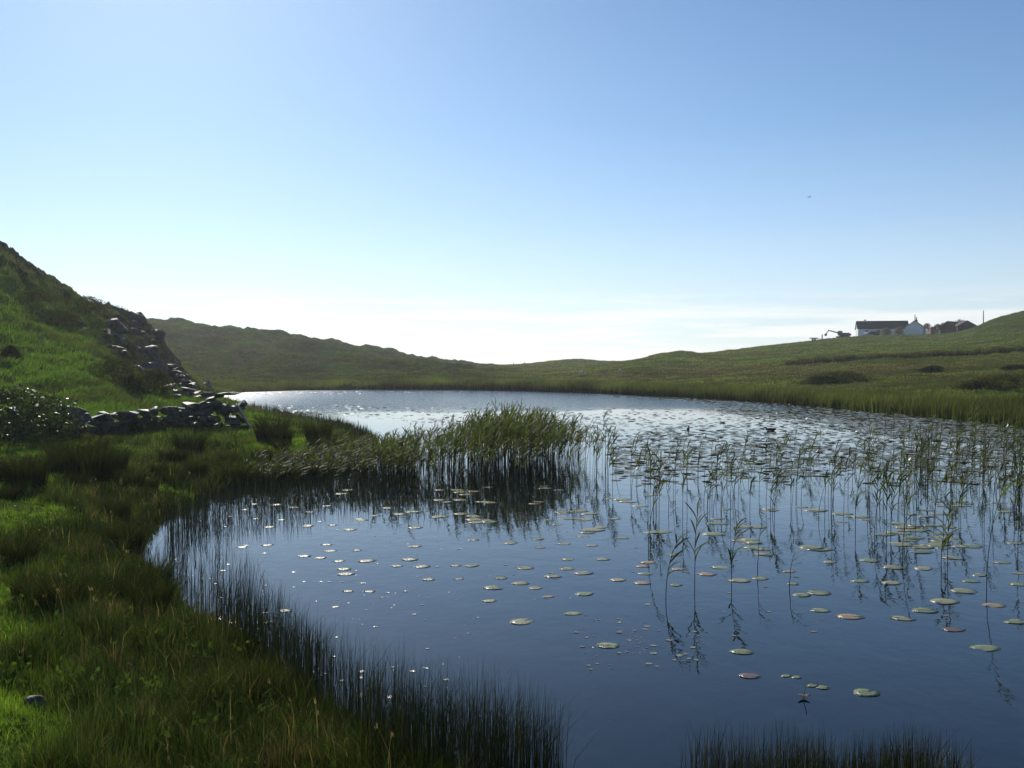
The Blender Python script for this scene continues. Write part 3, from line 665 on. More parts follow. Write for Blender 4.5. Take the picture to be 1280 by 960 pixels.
# the clump behind: one mass
EXTRA = [(0, [(790, 556), (1000, 566), (1100, 575), (1080, 600), (800, 600)], 60), (1, [(1090, 548), (1280, 545), (1340, 556), (1330, 640), (1180, 615), (1100, 590)], 190)]
VS, FS, TS, b0 = [], [], [], 0
p_ = np.concatenate([sample_poly([(425, 588), (445, 570), (520, 562), (600, 556), (700, 556), (745, 568), (700, 590), (640, 600), (480, 602)], 640),
                     sample_poly([(560, 585), (600, 555), (690, 556), (720, 575), (680, 596)], 250),
                     sample_poly([(300, 604), (360, 590), (430, 574), (470, 570), (520, 575), (520, 604), (420, 606), (340, 612)], 430)] + [sample_poly(q_[1], q_[2]) for q_ in EXTRA])
for (x_, y_) in p_:
    pr = REEDS[rnd.randrange(14)]; px_ = 640 + F * x_ / y_
    h_ = (0.74 + 0.74 * math.exp(-((px_ - 635) / 95.) ** 2)) * rnd.uniform(.62, 1.10) * (1 if y_ > 20 else .8)
    a_ = rnd.gauss(.1, .6); ca, sa = math.cos(a_) * 1.25, math.sin(a_) * 1.25
    for (v_, f_), tt_ in (((pr[2][0], pr[2][1]), np.tile(pr[4], (len(pr[2][0]), 1))), ((pr[3][0], pr[3][1]), pr[5])):
        VS.append(np.stack([v_[:, 0] * ca - v_[:, 1] * sa + x_, v_[:, 0] * sa + v_[:, 1] * ca + y_, v_[:, 2] * h_], 1)); FS.append(f_ + b0); TS.append(tt_); b0 += len(v_)
o = link('reed_bed', npmesh('reed_bed', np.concatenate(VS), [np.concatenate(FS)], np.concatenate(TS)), M_REED)
tag(o, 'bed of tall leafy reeds running from the left bank to the middle of the lake', 'reeds', kind='stuff')

# ------------------------------------------------------------------ lily pads
def pad_geo(rg, notch=True):
    n = 22; V, T = [], []; el = rg.uniform(.74, .95); ph = rg.uniform(0, 6.28); curl = rg.uniform(.0, .02)
    gap = .26 if notch else .02
    ring = [gap + (2 * math.pi - 2 * gap) * k / (n - 1) for k in range(n)]
    rad = [1 + .04 * math.sin(3 * a_ + ph) + rg.uniform(-.02, .02) for a_ in ring]
    top = [(0.12, 0, .006)]
    for fr in (.55, 1.0):
        for a_, r_ in zip(ring, rad):
            lift = curl * max(0, math.sin(2 * a_ + ph)) * fr ** 4
            top.append((math.cos(a_) * r_ * fr, math.sin(a_) * r_ * fr * el, .006 + lift))
    nv = len(top); V = top + [(x_ * .985, y_ * .985, z_ - .006) for x_, y_, z_ in top]; Ft, Fq = [], []
    for k in range(n - 1):
        Ft.append((0, 1 + k, 2 + k)); Fq.append((1 + k, 1 + n + k, 2 + n + k, 2 + k))
        Ft.append((nv, nv + 2 + k, nv + 1 + k)); Fq.append((nv + 1 + k, nv + 2 + k, nv + 2 + n + k, nv + 1 + n + k)); Fq.append((1 + n + k, nv + 1 + n + k, nv + 2 + n + k, 2 + n + k))
    return np.array(V), np.array(Ft), np.array(Fq)
rg = random.Random(5)
PADS = {}
for kind, c0, c1 in (('green', (.15, .175, .055), (.24, .25, .085)), ('tan', (.22, .205, .085), (.29, .255, .115)), ('orange', (.30, .19, .08), (.36, .23, .10)), ('brown', (.10, .05, .03), (.17, .08, .05))):
    PADS[kind] = []
    for k in range(5):
        V, Ft, Fq = pad_geo(rg); f_ = rg.random(); c_ = np.array(c0) * (1 - f_) + np.array(c1) * f_
        ang = np.arctan2(V[:, 1], V[:, 0]); rad_ = np.hypot(V[:, 0], V[:, 1])
        tint = np.tile(c_, (len(V), 1)) * (1 + .12 * np.sin(ang * 11 + k))[:, None] * (1 - .25 * (rad_ > .9) * (np.sin(ang * 3 + k * 2) > .3))[:, None]
        me = npmesh('lily_pad', V, [Ft, Fq], tint); me.materials.append(M_PAD); PADS[kind].append(me)
def pad(px, py, wpx, kind, label, group):
    c_ = W(px, py); rad_ = np.clip(wpx * c_[1] / F / 2, .05, .24)
    o = link('lily_pad', PADS[kind][rnd.randrange(5)]); o.location = (c_[0], c_[1], rnd.uniform(-.0006, .0006))
    o.scale = (rad_, rad_, max(rad_, .2)); o.rotation_euler = (rnd.gauss(0, .006), rnd.gauss(0, .006), rnd.uniform(-.9, .9) + rnd.choice((0, math.pi)))
    tag(o, label, 'lily pad', group); return o
U = [(1083, 866, 36, 'green', 'large oval green lily pad nearest the rush tops at the bottom right'), (982, 845, 15, 'green', 'left half of the touching pair of small round green pads'), (995.7, 846.5, 15, 'green', 'right half of the touching pair of small round green pads'),
     (1015, 857, 17, 'green', 'round green pad touching the dead stick'), (1028, 859.3, 19, 'green', 'oval green pad right of the pad by the dead stick'), (927.5, 815, 32, 'green', 'lone olive pad on open water in front of the feathery reed'),
     (1231, 810.5, 41, 'green', 'wide yellow-green pad below the tallest reed'), (1270, 777, 34, 'green', 'thick green pad cut by the right edge'), (1063, 771, 35, 'orange', 'orange-tan pad alone on dark water, the brightest of the right side'),
     (1025, 763, 26, 'green', 'narrow green pad left of the bright orange-tan one'), (1192, 787, 30, 'brown', 'sunken reddish pad left of the wide yellow-green pad'), (937, 845, 28, 'brown', 'sunken reddish-brown pad left of the touching green pair'),
     (759.4, 807, 31, 'green', 'lone round pad in the middle of the open water'), (653, 777, 36, 'tan', 'widest pale pad of the middle water, nearest the dense rush tips'), (716, 767, 24, 'tan', 'pale pad right of the widest pale pad of the middle water'),
     (685, 746, 17, 'orange', 'small orange pad right of the pale group'), (612, 751, 20, 'tan', 'pale pad just above the tips of the dense rushes')]
for px_, py_, w_, kd, lab in U: pad(px_, py_, w_, kd, lab, None)
Z6 = [(570, 11, 90), (115, 38, 40), (415, 35, 60), (225, 101, 65, 'orange'), (330, 122, 80), (400, 115, 60), (497, 92, 50, 'orange'), (510, 133, 40), (120, 137, 45), (540, 170, 75), (595, 163, 85), (735, 124, 65), (838, 130, 75), (765, 55, 70), (632, 60, 50), (845, 78, 80), (945, 82, 75), (1045, 46, 80), (1080, 157, 90), (1105, 124, 65), (1130, 103, 65), (1015, 192, 105), (950, 222, 90), (877, 248, 85), (1178, 205, 80, 'orange'), (1210, 62, 60), (1262, 135, 60), (1265, 98, 50)]
for a_ in Z6: pad(800 + a_[0] * .375, 680 + a_[1] * .375, a_[2] * .375, a_[3] if len(a_) > 3 else rnd.choice(('green', 'tan', 'green')), 'flat olive or tan lily pad between the reeds at the right of the lake', 'lily pads among the right-hand reeds')
Z7 = [(30, 343, 50), (95, 343, 65), (250, 252, 65), (100, 240, 55), (358, 236, 55), (368, 271, 45), (307, 352, 78), (420, 385, 75), (43, 395, 45), (212, 393, 55), (187, 430, 95), (290, 413, 75), (348, 432, 65), (475, 355, 65), (540, 372, 85), (545, 456, 85), (680, 400, 70), (480, 318, 55), (620, 317, 60), (465, 255, 60), (575, 262, 55), (580, 200, 110), (700, 232, 55), (400, 160, 50), (440, 178, 50), (665, 155, 50), (560, 210, 80), (610, 190, 60), (540, 225, 60)]
for a_ in Z7: pad(560 + a_[0] * .3125, 600 + a_[1] * .3125, a_[2] * .3125, rnd.choice(('tan', 'tan', 'green')), 'pale lily pad floating on the open blue water in front of the reed clump', 'pale pads on the open water')
Z7b = [(790, 375, 70), (778, 412, 75), (780, 345, 60), (905, 300, 60), (920, 357, 60), (1035, 377, 75), (1165, 402, 85), (1175, 243, 90), (1250, 395, 60), (910, 420, 50), (1255, 297, 60), (1090, 350, 80), (800, 330, 70)]
for a_ in Z7b: pad(560 + a_[0] * .3125, 600 + a_[1] * .3125, a_[2] * .3125, rnd.choice(('tan', 'orange', 'green')), 'tan lily pad around the feet of the short leafy reeds', 'pads at the feet of the leafy reeds')
Z8 = [(300, 260, 65), (293, 243, 58), (307, 317, 42), (378, 318, 45), (278, 217, 45), (215, 206, 45), (248, 183, 50), (338, 181, 32), (235, 162, 42), (313, 112, 48), (370, 216, 65), (512, 211, 65), (555, 235, 60), (470, 233, 45), (530, 168, 50), (575, 278, 48), (160, 200, 50), (40, 163, 40), (45, 103, 40), (175, 98, 40), (255, 97, 35), (345, 76, 40), (395, 65, 35), (125, 38, 50), (68, 30, 45), (180, 53, 40), (235, 33, 40), (530, 105, 55), (600, 70, 50), (480, 60, 50), (440, 40, 45)]
for a_ in Z8: pad(320 + a_[0] * .375, 620 + a_[1] * .375, a_[2] * .375, 'tan', 'small pale lily pad glinting white in the calm left of the lake', 'glinting pads in the left of the lake')
Z9 = [(792, 525, 58), (650, 512, 60), (705, 522, 55), (855, 488, 52), (727, 297, 38), (800, 292, 35), (810, 237, 40), (922, 235, 38), (735, 185, 32), (690, 205, 20), (770, 212, 30), (830, 170, 40), (885, 178, 40), (930, 192, 35), (845, 215, 35), (675, 236, 22), (765, 168, 25)]
for a_ in Z9: pad(a_[0] * .4167, 560 + a_[1] * .4167, a_[2] * .4167, 'tan', 'small white-glinting pad among the thin rushes by the left bank', 'glinting pads among the rushes')
def zone_pads(poly, n, label, group, kinds, wpx):
    A_ = np.array(poly, float); c = 0; last = None
    while c < n:
        q_ = A_.min(0) + rng.random(2) * (A_.max(0) - A_.min(0)) if last is None or rnd.random() < .38 else last + rng.normal(0, 1, 2) * np.array([wpx * .9, wpx * .2])
        last = q_
        if inpoly(q_[:1], q_[1:], poly)[0]: pad(q_[0], q_[1], wpx * rnd.uniform(.7, 1.2) * (q_[1] - 455) / 180, rnd.choice(kinds), label, group); c += 1
zone_pads([(760, 618), (1280, 615), (1280, 690), (1100, 690), (960, 690), (780, 665)], 80, 'tan lily pad in the loose carpet of pads under the scattered reeds', 'pads under the scattered reeds', ('tan', 'green', 'tan', 'green', 'green'), 24)
zone_pads([(400, 612), (760, 606), (740, 650), (640, 655), (440, 650)], 40, 'small pad in the dark reflection of the reed clump', 'pads in the reflection of the reed clump', ('tan', 'tan', 'green'), 20)
# the far carpet of pads: one mass
def pad_mass(polys, name, label, r0=.09, r1=.17, tilt=.07, up=.03):
    VS, FS, TS, b0 = [], [], [], 0
    kk = 9; an = np.arange(kk) * 2 * math.pi / kk
    for poly, n in polys:
        pp = sample_poly(poly, n); cl = fbm(pp[:, 0] / 3.5, pp[:, 1] / 1.6, 3, 90); q0 = EYE * F / pp[:, 1] + 455; pp = pp[(cl + rng.random(n) * .8 > .12) & (rng.random(n) > sstep(562, 612, q0 + cl * 25))]; pp = pp[SD(pp[:, 0], pp[:, 1]) < -.3]; n = len(pp)
        ra = r0 + (r1 - r0) * rng.random(n); tx, ty = rng.normal(0, tilt, n), rng.normal(0, tilt, n)
        u_ = rng.random(n) < up; ra = np.where(u_, ra * .32, ra); tx[u_] = rng.normal(0, .6, u_.sum()); ty[u_] = rng.normal(0, .35, u_.sum())
        vx = np.cos(an)[None] * ra[:, None]; vy = np.sin(an)[None] * ra[:, None] * .85
        vz = .012 + vx * tx[:, None] + vy * ty[:, None] + np.where(u_, .03, 0)[:, None]
        vv = np.stack([vx + pp[:, :1], vy + pp[:, 1:], vz], -1)
        VS.append(vv.reshape(-1, 3)); FS.append(np.arange(n * kk).reshape(n, kk) + b0); b0 += n * kk
        TS.append(np.repeat(col(n, (.15, .15, .08), (.30, .27, .17)), kk, 0))
    o = link(name, npmesh(name, np.concatenate(VS), [np.concatenate(FS)], np.concatenate(TS)), M_PAD)
    tag(o, label, 'lily pads', kind='stuff')
pad_mass([([(760, 560), (900, 512), (1000, 507), (1150, 520), (1280, 536), (1280, 612), (1000, 612), (770, 606)], 7500),
          ([(870, 504), (1000, 507), (1280, 534), (1280, 560), (1100, 545), (900, 515)], 4500),
          ([(640, 488.5), (850, 496.8), (1000, 506.5), (900, 505.5), (700, 491)], 900),
          ([(305, 512), (360, 505), (620, 508), (870, 512), (860, 545), (760, 556), (500, 525)], 1300),
          ([(300, 491.5), (400, 489), (640, 489), (640, 490.5), (330, 493.5)], 500)], 'far_lily_pads', 'carpet of small lily pads across the far calm water')

# floating scraps of leaf and scum
pp = np.concatenate([sample_poly([(700, 762), (760, 770), (880, 790), (870, 830), (740, 840), (710, 800)], 110), sample_poly([(600, 640), (1280, 640), (1280, 780), (900, 800), (640, 780)], 130), sample_poly([(200, 690), (420, 640), (640, 700), (560, 880), (420, 870), (300, 800)], 150)])
n = len(pp); an = np.arange(5) * 2 * math.pi / 5; ra = (.010 + .035 * rng.random(n) ** 3)[:, None]; jit = rng.uniform(.6, 1.3, (n, 5))
vv = np.stack([np.cos(an)[None] * ra * jit + pp[:, :1], np.sin(an)[None] * ra * jit + pp[:, 1:], .002 + rng.random((n, 5)) * .004], -1)
o = link('floating_scraps', npmesh('floating_scraps', vv.reshape(-1, 3), [np.arange(n * 5).reshape(n, 5)], np.repeat(col(n, (.10, .09, .05), (.30, .27, .17)), 5, 0)), M_PAD)
tag(o, 'small scraps of leaf and scum floating on the open water', 'debris', kind='stuff')

# ------------------------------------------------------------------ stones
def stone_mesh(name, rg, sx, sy, sz, bm=None, mat=Matrix.Identity(4), npts=16, bev=.06):
    own = bm is None
    b_ = bmesh.new()
    for _ in range(npts):
        v = Vector((rg.uniform(-1, 1), rg.uniform(-1, 1), rg.uniform(-1, 1)))
        mval = max(abs(v.x), abs(v.y), abs(v.z)); v = v / mval * rg.uniform(.8, 1.0)
        b_.verts.new((v.x * sx / 2, v.y * sy / 2, v.z * sz / 2))
    r_ = bmesh.ops.convex_hull(b_, input=b_.verts)
    bmesh.ops.delete(b_, geom=[v for v in b_.verts if not v.link_faces], context='VERTS')
    bmesh.ops.dissolve_limit(b_, angle_limit=R(9), verts=b_.verts, edges=b_.edges)
    bmesh.ops.bevel(b_, geom=list(b_.edges), offset=bev * min(sx, sy, sz), segments=1, affect='EDGES')
    if own and max(sx, sy) > .6:      # bigger rocks: broken, uneven faces
        bmesh.ops.triangulate(b_, faces=b_.faces); bmesh.ops.subdivide_edges(b_, edges=b_.edges, cuts=2, use_grid_fill=True)
        off_ = Vector((rg.uniform(0, 50), rg.uniform(0, 50), rg.uniform(0, 50))); am = min(sx, sy, sz)
        b_.normal_update()
        for v in b_.verts: v.co += v.normal * (mnoise.noise(v.co * (2.2 / am) + off_) * .16 + mnoise.noise(v.co * (6 / am) + off_) * .07) * am
    bmesh.ops.transform(b_, matrix=mat, verts=b_.verts)
    if own:
        me = bpy.data.meshes.new(name); b_.to_mesh(me); b_.free(); me.materials.append(M_ROCK); return me
    tmp = bpy.data.meshes.new('tmp'); b_.to_mesh(tmp); b_.free(); bm.from_mesh(tmp); bpy.data.meshes.remove(tmp)
rg = random.Random(21)
def stone(px, py, wpx, hpx, dpt, label, group=None, name='rock', rot=None, Y=None, dz=0.0):
    c_ = hit(px, py) if Y is None else P(px, py, Y)
    k_ = c_[1] / F
    o = link(name, stone_mesh(name, rg, wpx * k_, dpt, max(hpx * k_, .12)))
    o.location = (c_[0], c_[1], c_[2] + dz); o.rotation_euler = rot or (rg.uniform(-.12, .12), rg.uniform(-.12, .12), rg.uniform(-.5, .5))
    tag(o, label, 'rock', group); return o
def wall_run(marks, hgt, name, label, wobble=.12, size=.36, gap=0.0):
    """dry stone wall: courses of rough stones between ground marks"""
    bm = bmesh.new(); pts = [Vector((m_[0], m_[1], 0)) for m_ in marks]
    for (a_, b_), (h0, h1) in zip(zip(pts, pts[1:]), zip(hgt, hgt[1:])):
        ln = (b_ - a_).length; d_ = (b_ - a_) / ln; ang = math.atan2(d_.y, d_.x); nx = Vector((-d_.y, d_.x, 0))
        z_ = 0.0; course = 0
        while z_ < max(h0, h1):
            ch = rg.uniform(.13, .24); s_ = rg.uniform(-.2, .1)
            while s_ < ln:
                w_ = size * rg.uniform(.6, 1.5); f_ = min(max((s_ + w_ / 2) / ln, 0), 1); top = h0 + (h1 - h0) * f_ + .12 * math.sin(s_ * 2.3)
                if z_ < top and rg.random() > gap:
                    for sd in ((-1, 1) if z_ + ch < top - .1 else (0,)):
                        th_ = .24 if sd else .5
                        pos = a_ + d_ * (s_ + w_ / 2) + nx * (sd * (.17 - .03 * z_) + rg.uniform(-.03, .03))
                        gz = H1(pos.x, pos.y)
                        m_ = Matrix.Translation((pos.x, pos.y, gz + z_ + ch / 2 - .05)) @ Matrix.Rotation(ang + rg.gauss(0, wobble), 4, 'Z') @ Matrix.Rotation(rg.gauss(0, wobble), 4, 'Y') @ Matrix.Rotation(rg.gauss(0, wobble), 4, 'X')
                        stone_mesh('s', rg, w_ * 1.2, th_ * rg.uniform(1., 1.5), ch * 1.3, bm, m_, 12)
                s_ += w_
            z_ += ch; course += 1
    me = bpy.data.meshes.new(name); bm.to_mesh(me); bm.free()
    o = link(name, me, M_ROCK); tag(o, label, 'stone wall'); return o
A0, A1, A2, A3, A4 = P(-60, 552, 29), P(40, 549, 31), P(130, 546, 33), P(215, 542, 34.5), P(262, 540, 35.5)
wall_run([A0, A1, A2, A3, A4], [1.0, 1.0, .95, .95, 1.05], 'dry_stone_wall', 'low dark dry stone wall crossing the foot of the green hill')
# tumbled end of the wall
end = P(280, 537, 36)
for k in range(26):
    f_ = k / 26; hz = 1.25 * (1 - abs(rg.uniform(-1, 1)) ** 1.5) * rg.random() ** .6
    x_ = end[0] + rg.uniform(-.75, .72) * (1 - .35 * hz); y_ = end[1] + rg.uniform(-.5, .5)
    o = link('rock', stone_mesh('rock', rg, rg.uniform(.35, .8), rg.uniform(.3, .5), rg.uniform(.14, .3))); o.location = (x_, y_, H1(x_, y_) + hz + .06)
    o.rotation_euler = (rg.gauss(0, .25), rg.gauss(0, .35), rg.uniform(0, 3)); tag(o, 'angular grey stone in the tumbled heap where the low wall ends', 'rock', 'stones tumbled at the end of the wall')
for x_, z_, rz_, ry_, sx_, lab in ((.12, 1.42, .1, -.06, 1.0, 'flat capping slab lying topmost on the tumbled heap'), (-.3, 1.28, .4, -.25, .75, 'tilted slab under the topmost one of the tumbled heap'), (.74, .62, .2, 1.05, 1.2, 'long slab leaning against the lakeward end of the tumbled heap')):
    X_ = end[0] + x_; o = link('stone_slab', stone_mesh('stone_slab', rg, sx_, .5, .12)); o.location = (X_, end[1] - .05, H1(X_, end[1]) + z_); o.rotation_euler = (0, ry_, rz_); tag(o, lab, 'stone slab')
# second ruined wall running up the crag
B = [hit(217, 463), hit(224, 475), hit(232, 489)]
B = [P(216, 476, 62), P(224, 486, 60), P(234, 496, 58)]
wall_run(B, [1.0, .8, .55], 'ruined_wall', 'short ruined wall of pale-topped stones climbing to the crag', .2, .5, .12)
B = [P(205, 500, 50), P(230, 502, 51), P(256, 501, 52)]
wall_run(B, [.55, .45, .5], 'ruined_wall', 'low ruined wall with sunlit flat top above the tumbled heap', .15, .6, .1)
for a_ in [(88, 396, 12, 4, .7, 'highest small pale rock on the green slope'), (101, 406, 13, 5, .8, 'sunlit rock just below the highest pale one'), (109, 413, 15, 5, .9, 'lowest and widest of the three pale rocks on the slope crest'),
           (141, 419, 34, 7, 1.2, 'long pale ledge slanting down the crag top'), (147, 436, 22, 7, 1.1, 'flat sunlit slab at the foot of the crag ledge'), (154, 431, 13, 5, .8, 'small slab above the flat sunlit one on the crag'), (156, 441, 6, 5, .5, 'small block beside the flat sunlit slab'),
           (184, 473, 14, 8, .8, 'pale-topped boulder on the dark scrub below the crag'), (131, 415, 8, 4, .5, 'pointed stone at the upper end of the slanting ledge'), (222, 499, 13, 9, .7, 'dark boulder at the foot of the ruined wall'),
           (45, 886, 26, 12, .16, 'grey stone half hidden in foreground grass at the bottom left'), (236, 539, 16, 10, .5, 'pale face stone set on the low wall near its end')]:
    rot = (rg.uniform(-.05, .05), .55 if a_[2] == 34 else rg.uniform(-.1, .1), .1)
    stone(*a_[:5], a_[5], rot=rot, dz=.05)

for i_ in range(15):
    while True:
        px_ = rg.uniform(120, 258); py_ = rg.uniform(395, 488)
        c_ = hit(px_, py_)
        if crag_mask(c_[0:1], c_[1:2])[0] > .6: break
    k_ = rg.uniform(.5, 1.5); o = link('rock', stone_mesh('rock', rg, 1.7 * k_, 1.2 * k_, 1.0 * k_)); o.location = (c_[0], c_[1], c_[2] - .12 * k_)
    o.rotation_euler = (rg.gauss(0, .3), rg.gauss(.1, .3), rg.uniform(-.6, .6)); tag(o, 'rough dark boulder jutting out of the shaded crag', 'rock', 'boulders of the crag')
# ------------------------------------------------------------------ shrubs and tussocks
def leaf_cloud(rg_, rx, ry, h, n, size, c0, c1, seed):
    r_ = np.random.default_rng(seed)
    th_ = r_.random(n) * 6.283; zz = r_.random(n) ** .8; rad = np.sqrt(r_.random(n) * .55 + .45) * np.sqrt(np.maximum(1 - zz ** 2.2, .02))
    lump = 1 + .35 * np.sin(th_ * 3 + seed) * np.cos(zz * 4 + seed) + .2 * np.sin(th_ * 7 + seed * 2)
    c = np.stack([np.cos(th_) * rad * rx * lump, np.sin(th_) * rad * ry * lump, zz * h * (.8 + .25 * lump)], 1) + r_.normal(0, .05 * h, (n, 3))
    c[:, 2] = np.maximum(c[:, 2], .02)
    d1 = r_.normal(0, 1, (n, 3)); d1 /= np.linalg.norm(d1, axis=1)[:, None]; d2 = np.cross(d1, r_.normal(0, 1, (n, 3))); d2 /= np.linalg.norm(d2, axis=1)[:, None]
    s_ = (size * (.6 + .8 * r_.random(n)))[:, None]
    V = np.stack([c - d1 * s_ * .5, c + d2 * s_ * .28, c + d1 * s_ * .6, c - d2 * s_ * .28], 1).reshape(-1, 3)
    f_ = r_.random(n)[:, None]; T_ = np.repeat(np.array(c0) * (1 - f_) + np.array(c1) * f_, 4, 0)
    return V, np.arange(n * 4).reshape(n, 4), T_
def shrub(px, py, rx, ry, h, n, size, label, group=None, c0=(.02, .035, .01), c1=(.06, .085, .022), seed=1, loc=None, name='shrub', mat=None):
    c_ = hit(px, py) if loc is None else loc
    root = empty(name, c_); tag(root, label, 'shrub', group)
    V, q_, T_ = leaf_cloud(None, rx, ry, h, n, size, c0, c1, seed); link('foliage', npmesh('foliage', V, [q_], T_), mat or M_SHRUB, root)
    VS, FS, b_ = [], [], 0
    r_ = random.Random(seed)
    for k in range(9):
        a_ = r_.uniform(0, 6.28); e_ = r_.uniform(.3, .8)
        pts = [(0, 0, -.1), (math.cos(a_) * rx * e_ * .4, math.sin(a_) * ry * e_ * .4, h * .4), (math.cos(a_) * rx * e_ * .8, math.sin(a_) * ry * e_ * .8, h * .85)]
        v_, f_ = tube(pts, .03 * h ** .5, .008, 5); VS.append(v_); FS.append(f_ + b_); b_ += len(v_)
    link('branch', npmesh('branch', np.concatenate(VS), [np.concatenate(FS)]), M_BARK, root)
    return root
def dn(px, py, Y): q_ = P(px, py, Y); return (q_[0], q_[1], H1(q_[0], q_[1]) - .05)
shrub(0, 0, 1.5, .8, 1.5, 2600, .10, 'large dark bramble with glinting leaves at the left edge before the wall', loc=dn(12, 550, 29), seed=2)
shrub(0, 0, 1.0, .6, 1.35, 1900, .09, 'bramble against the wall, right of the large one', loc=dn(62, 550, 31), seed=3, c1=(.07, .10, .03))
shrub(0, 0, .55, .4, .55, 700, .08, 'small bramble trailing over the middle of the wall', loc=dn(168, 547, 33.4), seed=4, c1=(.07, .10, .03))
shrub(0, 0, .45, .35, .6, 500, .08, 'low weedy shrub before the wall, near the heap', loc=dn(196, 545, 33.6), seed=5, c1=(.10, .12, .04))
for i_, (px_, py_, rx_, h_, lab) in enumerate([(145, 477, 1.3, 1.1, 'dark round gorse bush on the green slope below the crag'), (192, 492, 1.0, 1.1, 'brown scrubby bush beside the lower ruined wall'), (15, 452, .45, .7, 'small isolated gorse bush on the left of the green slope'), (110, 395, 1.6, 1.3, 'dark bush where the green slope meets the crag'),
                                          (75, 402, 1.6, .7, 'low dark heather bush above the highest pale rock'), (40, 377, 1.8, .6, 'flat dark heather bush high on the slope'), (165, 490, .8, .8, 'small bush at the lower edge of the bright slope')]):
    c_ = hit(px_, py_); shrub(0, 0, rx_, rx_ * .8, h_, 2600, .10, lab, loc=(c_[0], c_[1], c_[2] - .05), seed=20 + i_, c0=(.022, .032, .01), c1=(.07, .08, .024), mat=M_FARVEG)
for i_, (px_, py_, rx_, h_, lab) in enumerate([(1262, 486, 3.6, 1.25, 'wide dark bramble thicket at the right edge above the reeds'), (1222, 486, 1.5, .8, 'small dark bramble left of the wide thicket'), (1052, 478, 3.0, 1.3, 'grey-green bush clump in the reeds below the houses'), (1166, 464, 1.2, .7, 'single small bush in the middle of the right field'), (1026, 480, 1.8, 1.0, 'low bush left of the grey-green clump'),
                                          (1270, 462, 1.6, .6, 'low reddish bush above the wide bramble thicket')]):
    c_ = hit(px_, py_); shrub(0, 0, rx_, rx_ * .7, h_ * .8, 3600, .15, lab, loc=(c_[0], c_[1], c_[2] - .05), seed=40 + i_, c0=(.028, .036, .014), c1=(.085, .09, .03), mat=M_FARVEG)
def tussock_mesh(seed, n=520, h=.75, rad=.24):
    r_ = np.random.default_rng(seed); a_ = r_.random(n) * 6.283; q_ = np.sqrt(r_.random(n)) * rad
    B_ = np.stack([np.cos(a_) * q_, np.sin(a_) * q_, np.full(n, -.05)], 1)
    f_ = r_.random(n)[:, None]; T_ = np.array((.016, .024, .007)) * (1 - f_) + np.array((.060, .064, .020)) * f_
    V, q4, t3, T_ = blades(B_, h * (.55 + .5 * r_.random(n)), .008 + .008 * r_.random(n), .12 + .4 * r_.random(n), a_ + r_.normal(0, .3, n), r_.random(n) * 6.28, T_)
    me = npmesh('rush_tussock', V, [q4, t3], T_); me.materials.append(M_SEDGE); return me
TUS = [tussock_mesh(100 + k) for k in range(4)]
TL = [((20, 603), 'tall dark rush tussock at the left edge of the bank'), ((32, 610), 'wide rush tussock beside the one at the left edge'), ((90, 592), 'rush tussock in the middle of the bank before the wall'), ((142, 588), 'rush tussock nearest the bright turf patch before the wall'),
      ((238, 568), 'lone upright rush tussock below the wall end'), ((340, 552), 'wide rush tussock on the bright grass spit'), ((352, 556), 'second rush tussock on the bright grass spit, nearer the reeds'), ((398, 553), 'rush tussock at the water edge of the spit'), ((112, 600), 'low rush tussock before the middle one on the bank')]
for i_, ((px_, py_), lab) in enumerate(TL):
    c_ = hit(px_, py_); o = link('rush_tussock', TUS[i_ % 4]); o.location = tuple(c_); o.rotation_euler = (0, 0, i_ * 1.3); s_ = .9 + .25 * (i_ % 3); o.scale = (s_ * 1.3, s_ * 1.3, s_); tag(o, lab, 'rush tussock')
for i_ in range(30):
    while True:
        a_, b_ = rnd.uniform(0, 420), rnd.uniform(560, 780); c_ = hit(a_, b_)
        if lake_sd([c_[0]], [c_[1]])[0] > .2 and (a_ > 110 or rnd.random() < .3): break
    o = link('rush_tussock', TUS[i_ % 4]); o.location = tuple(c_); o.rotation_euler = (0, 0, i_ * 2.1); s_ = rnd.uniform(.45, .8); o.scale = (s_ * 1.2, s_ * 1.2, s_ * .9)
    tag(o, 'low dark sedge tussock in the rough grass of the near bank', 'rush tussock', 'sedge tussocks on the near bank')

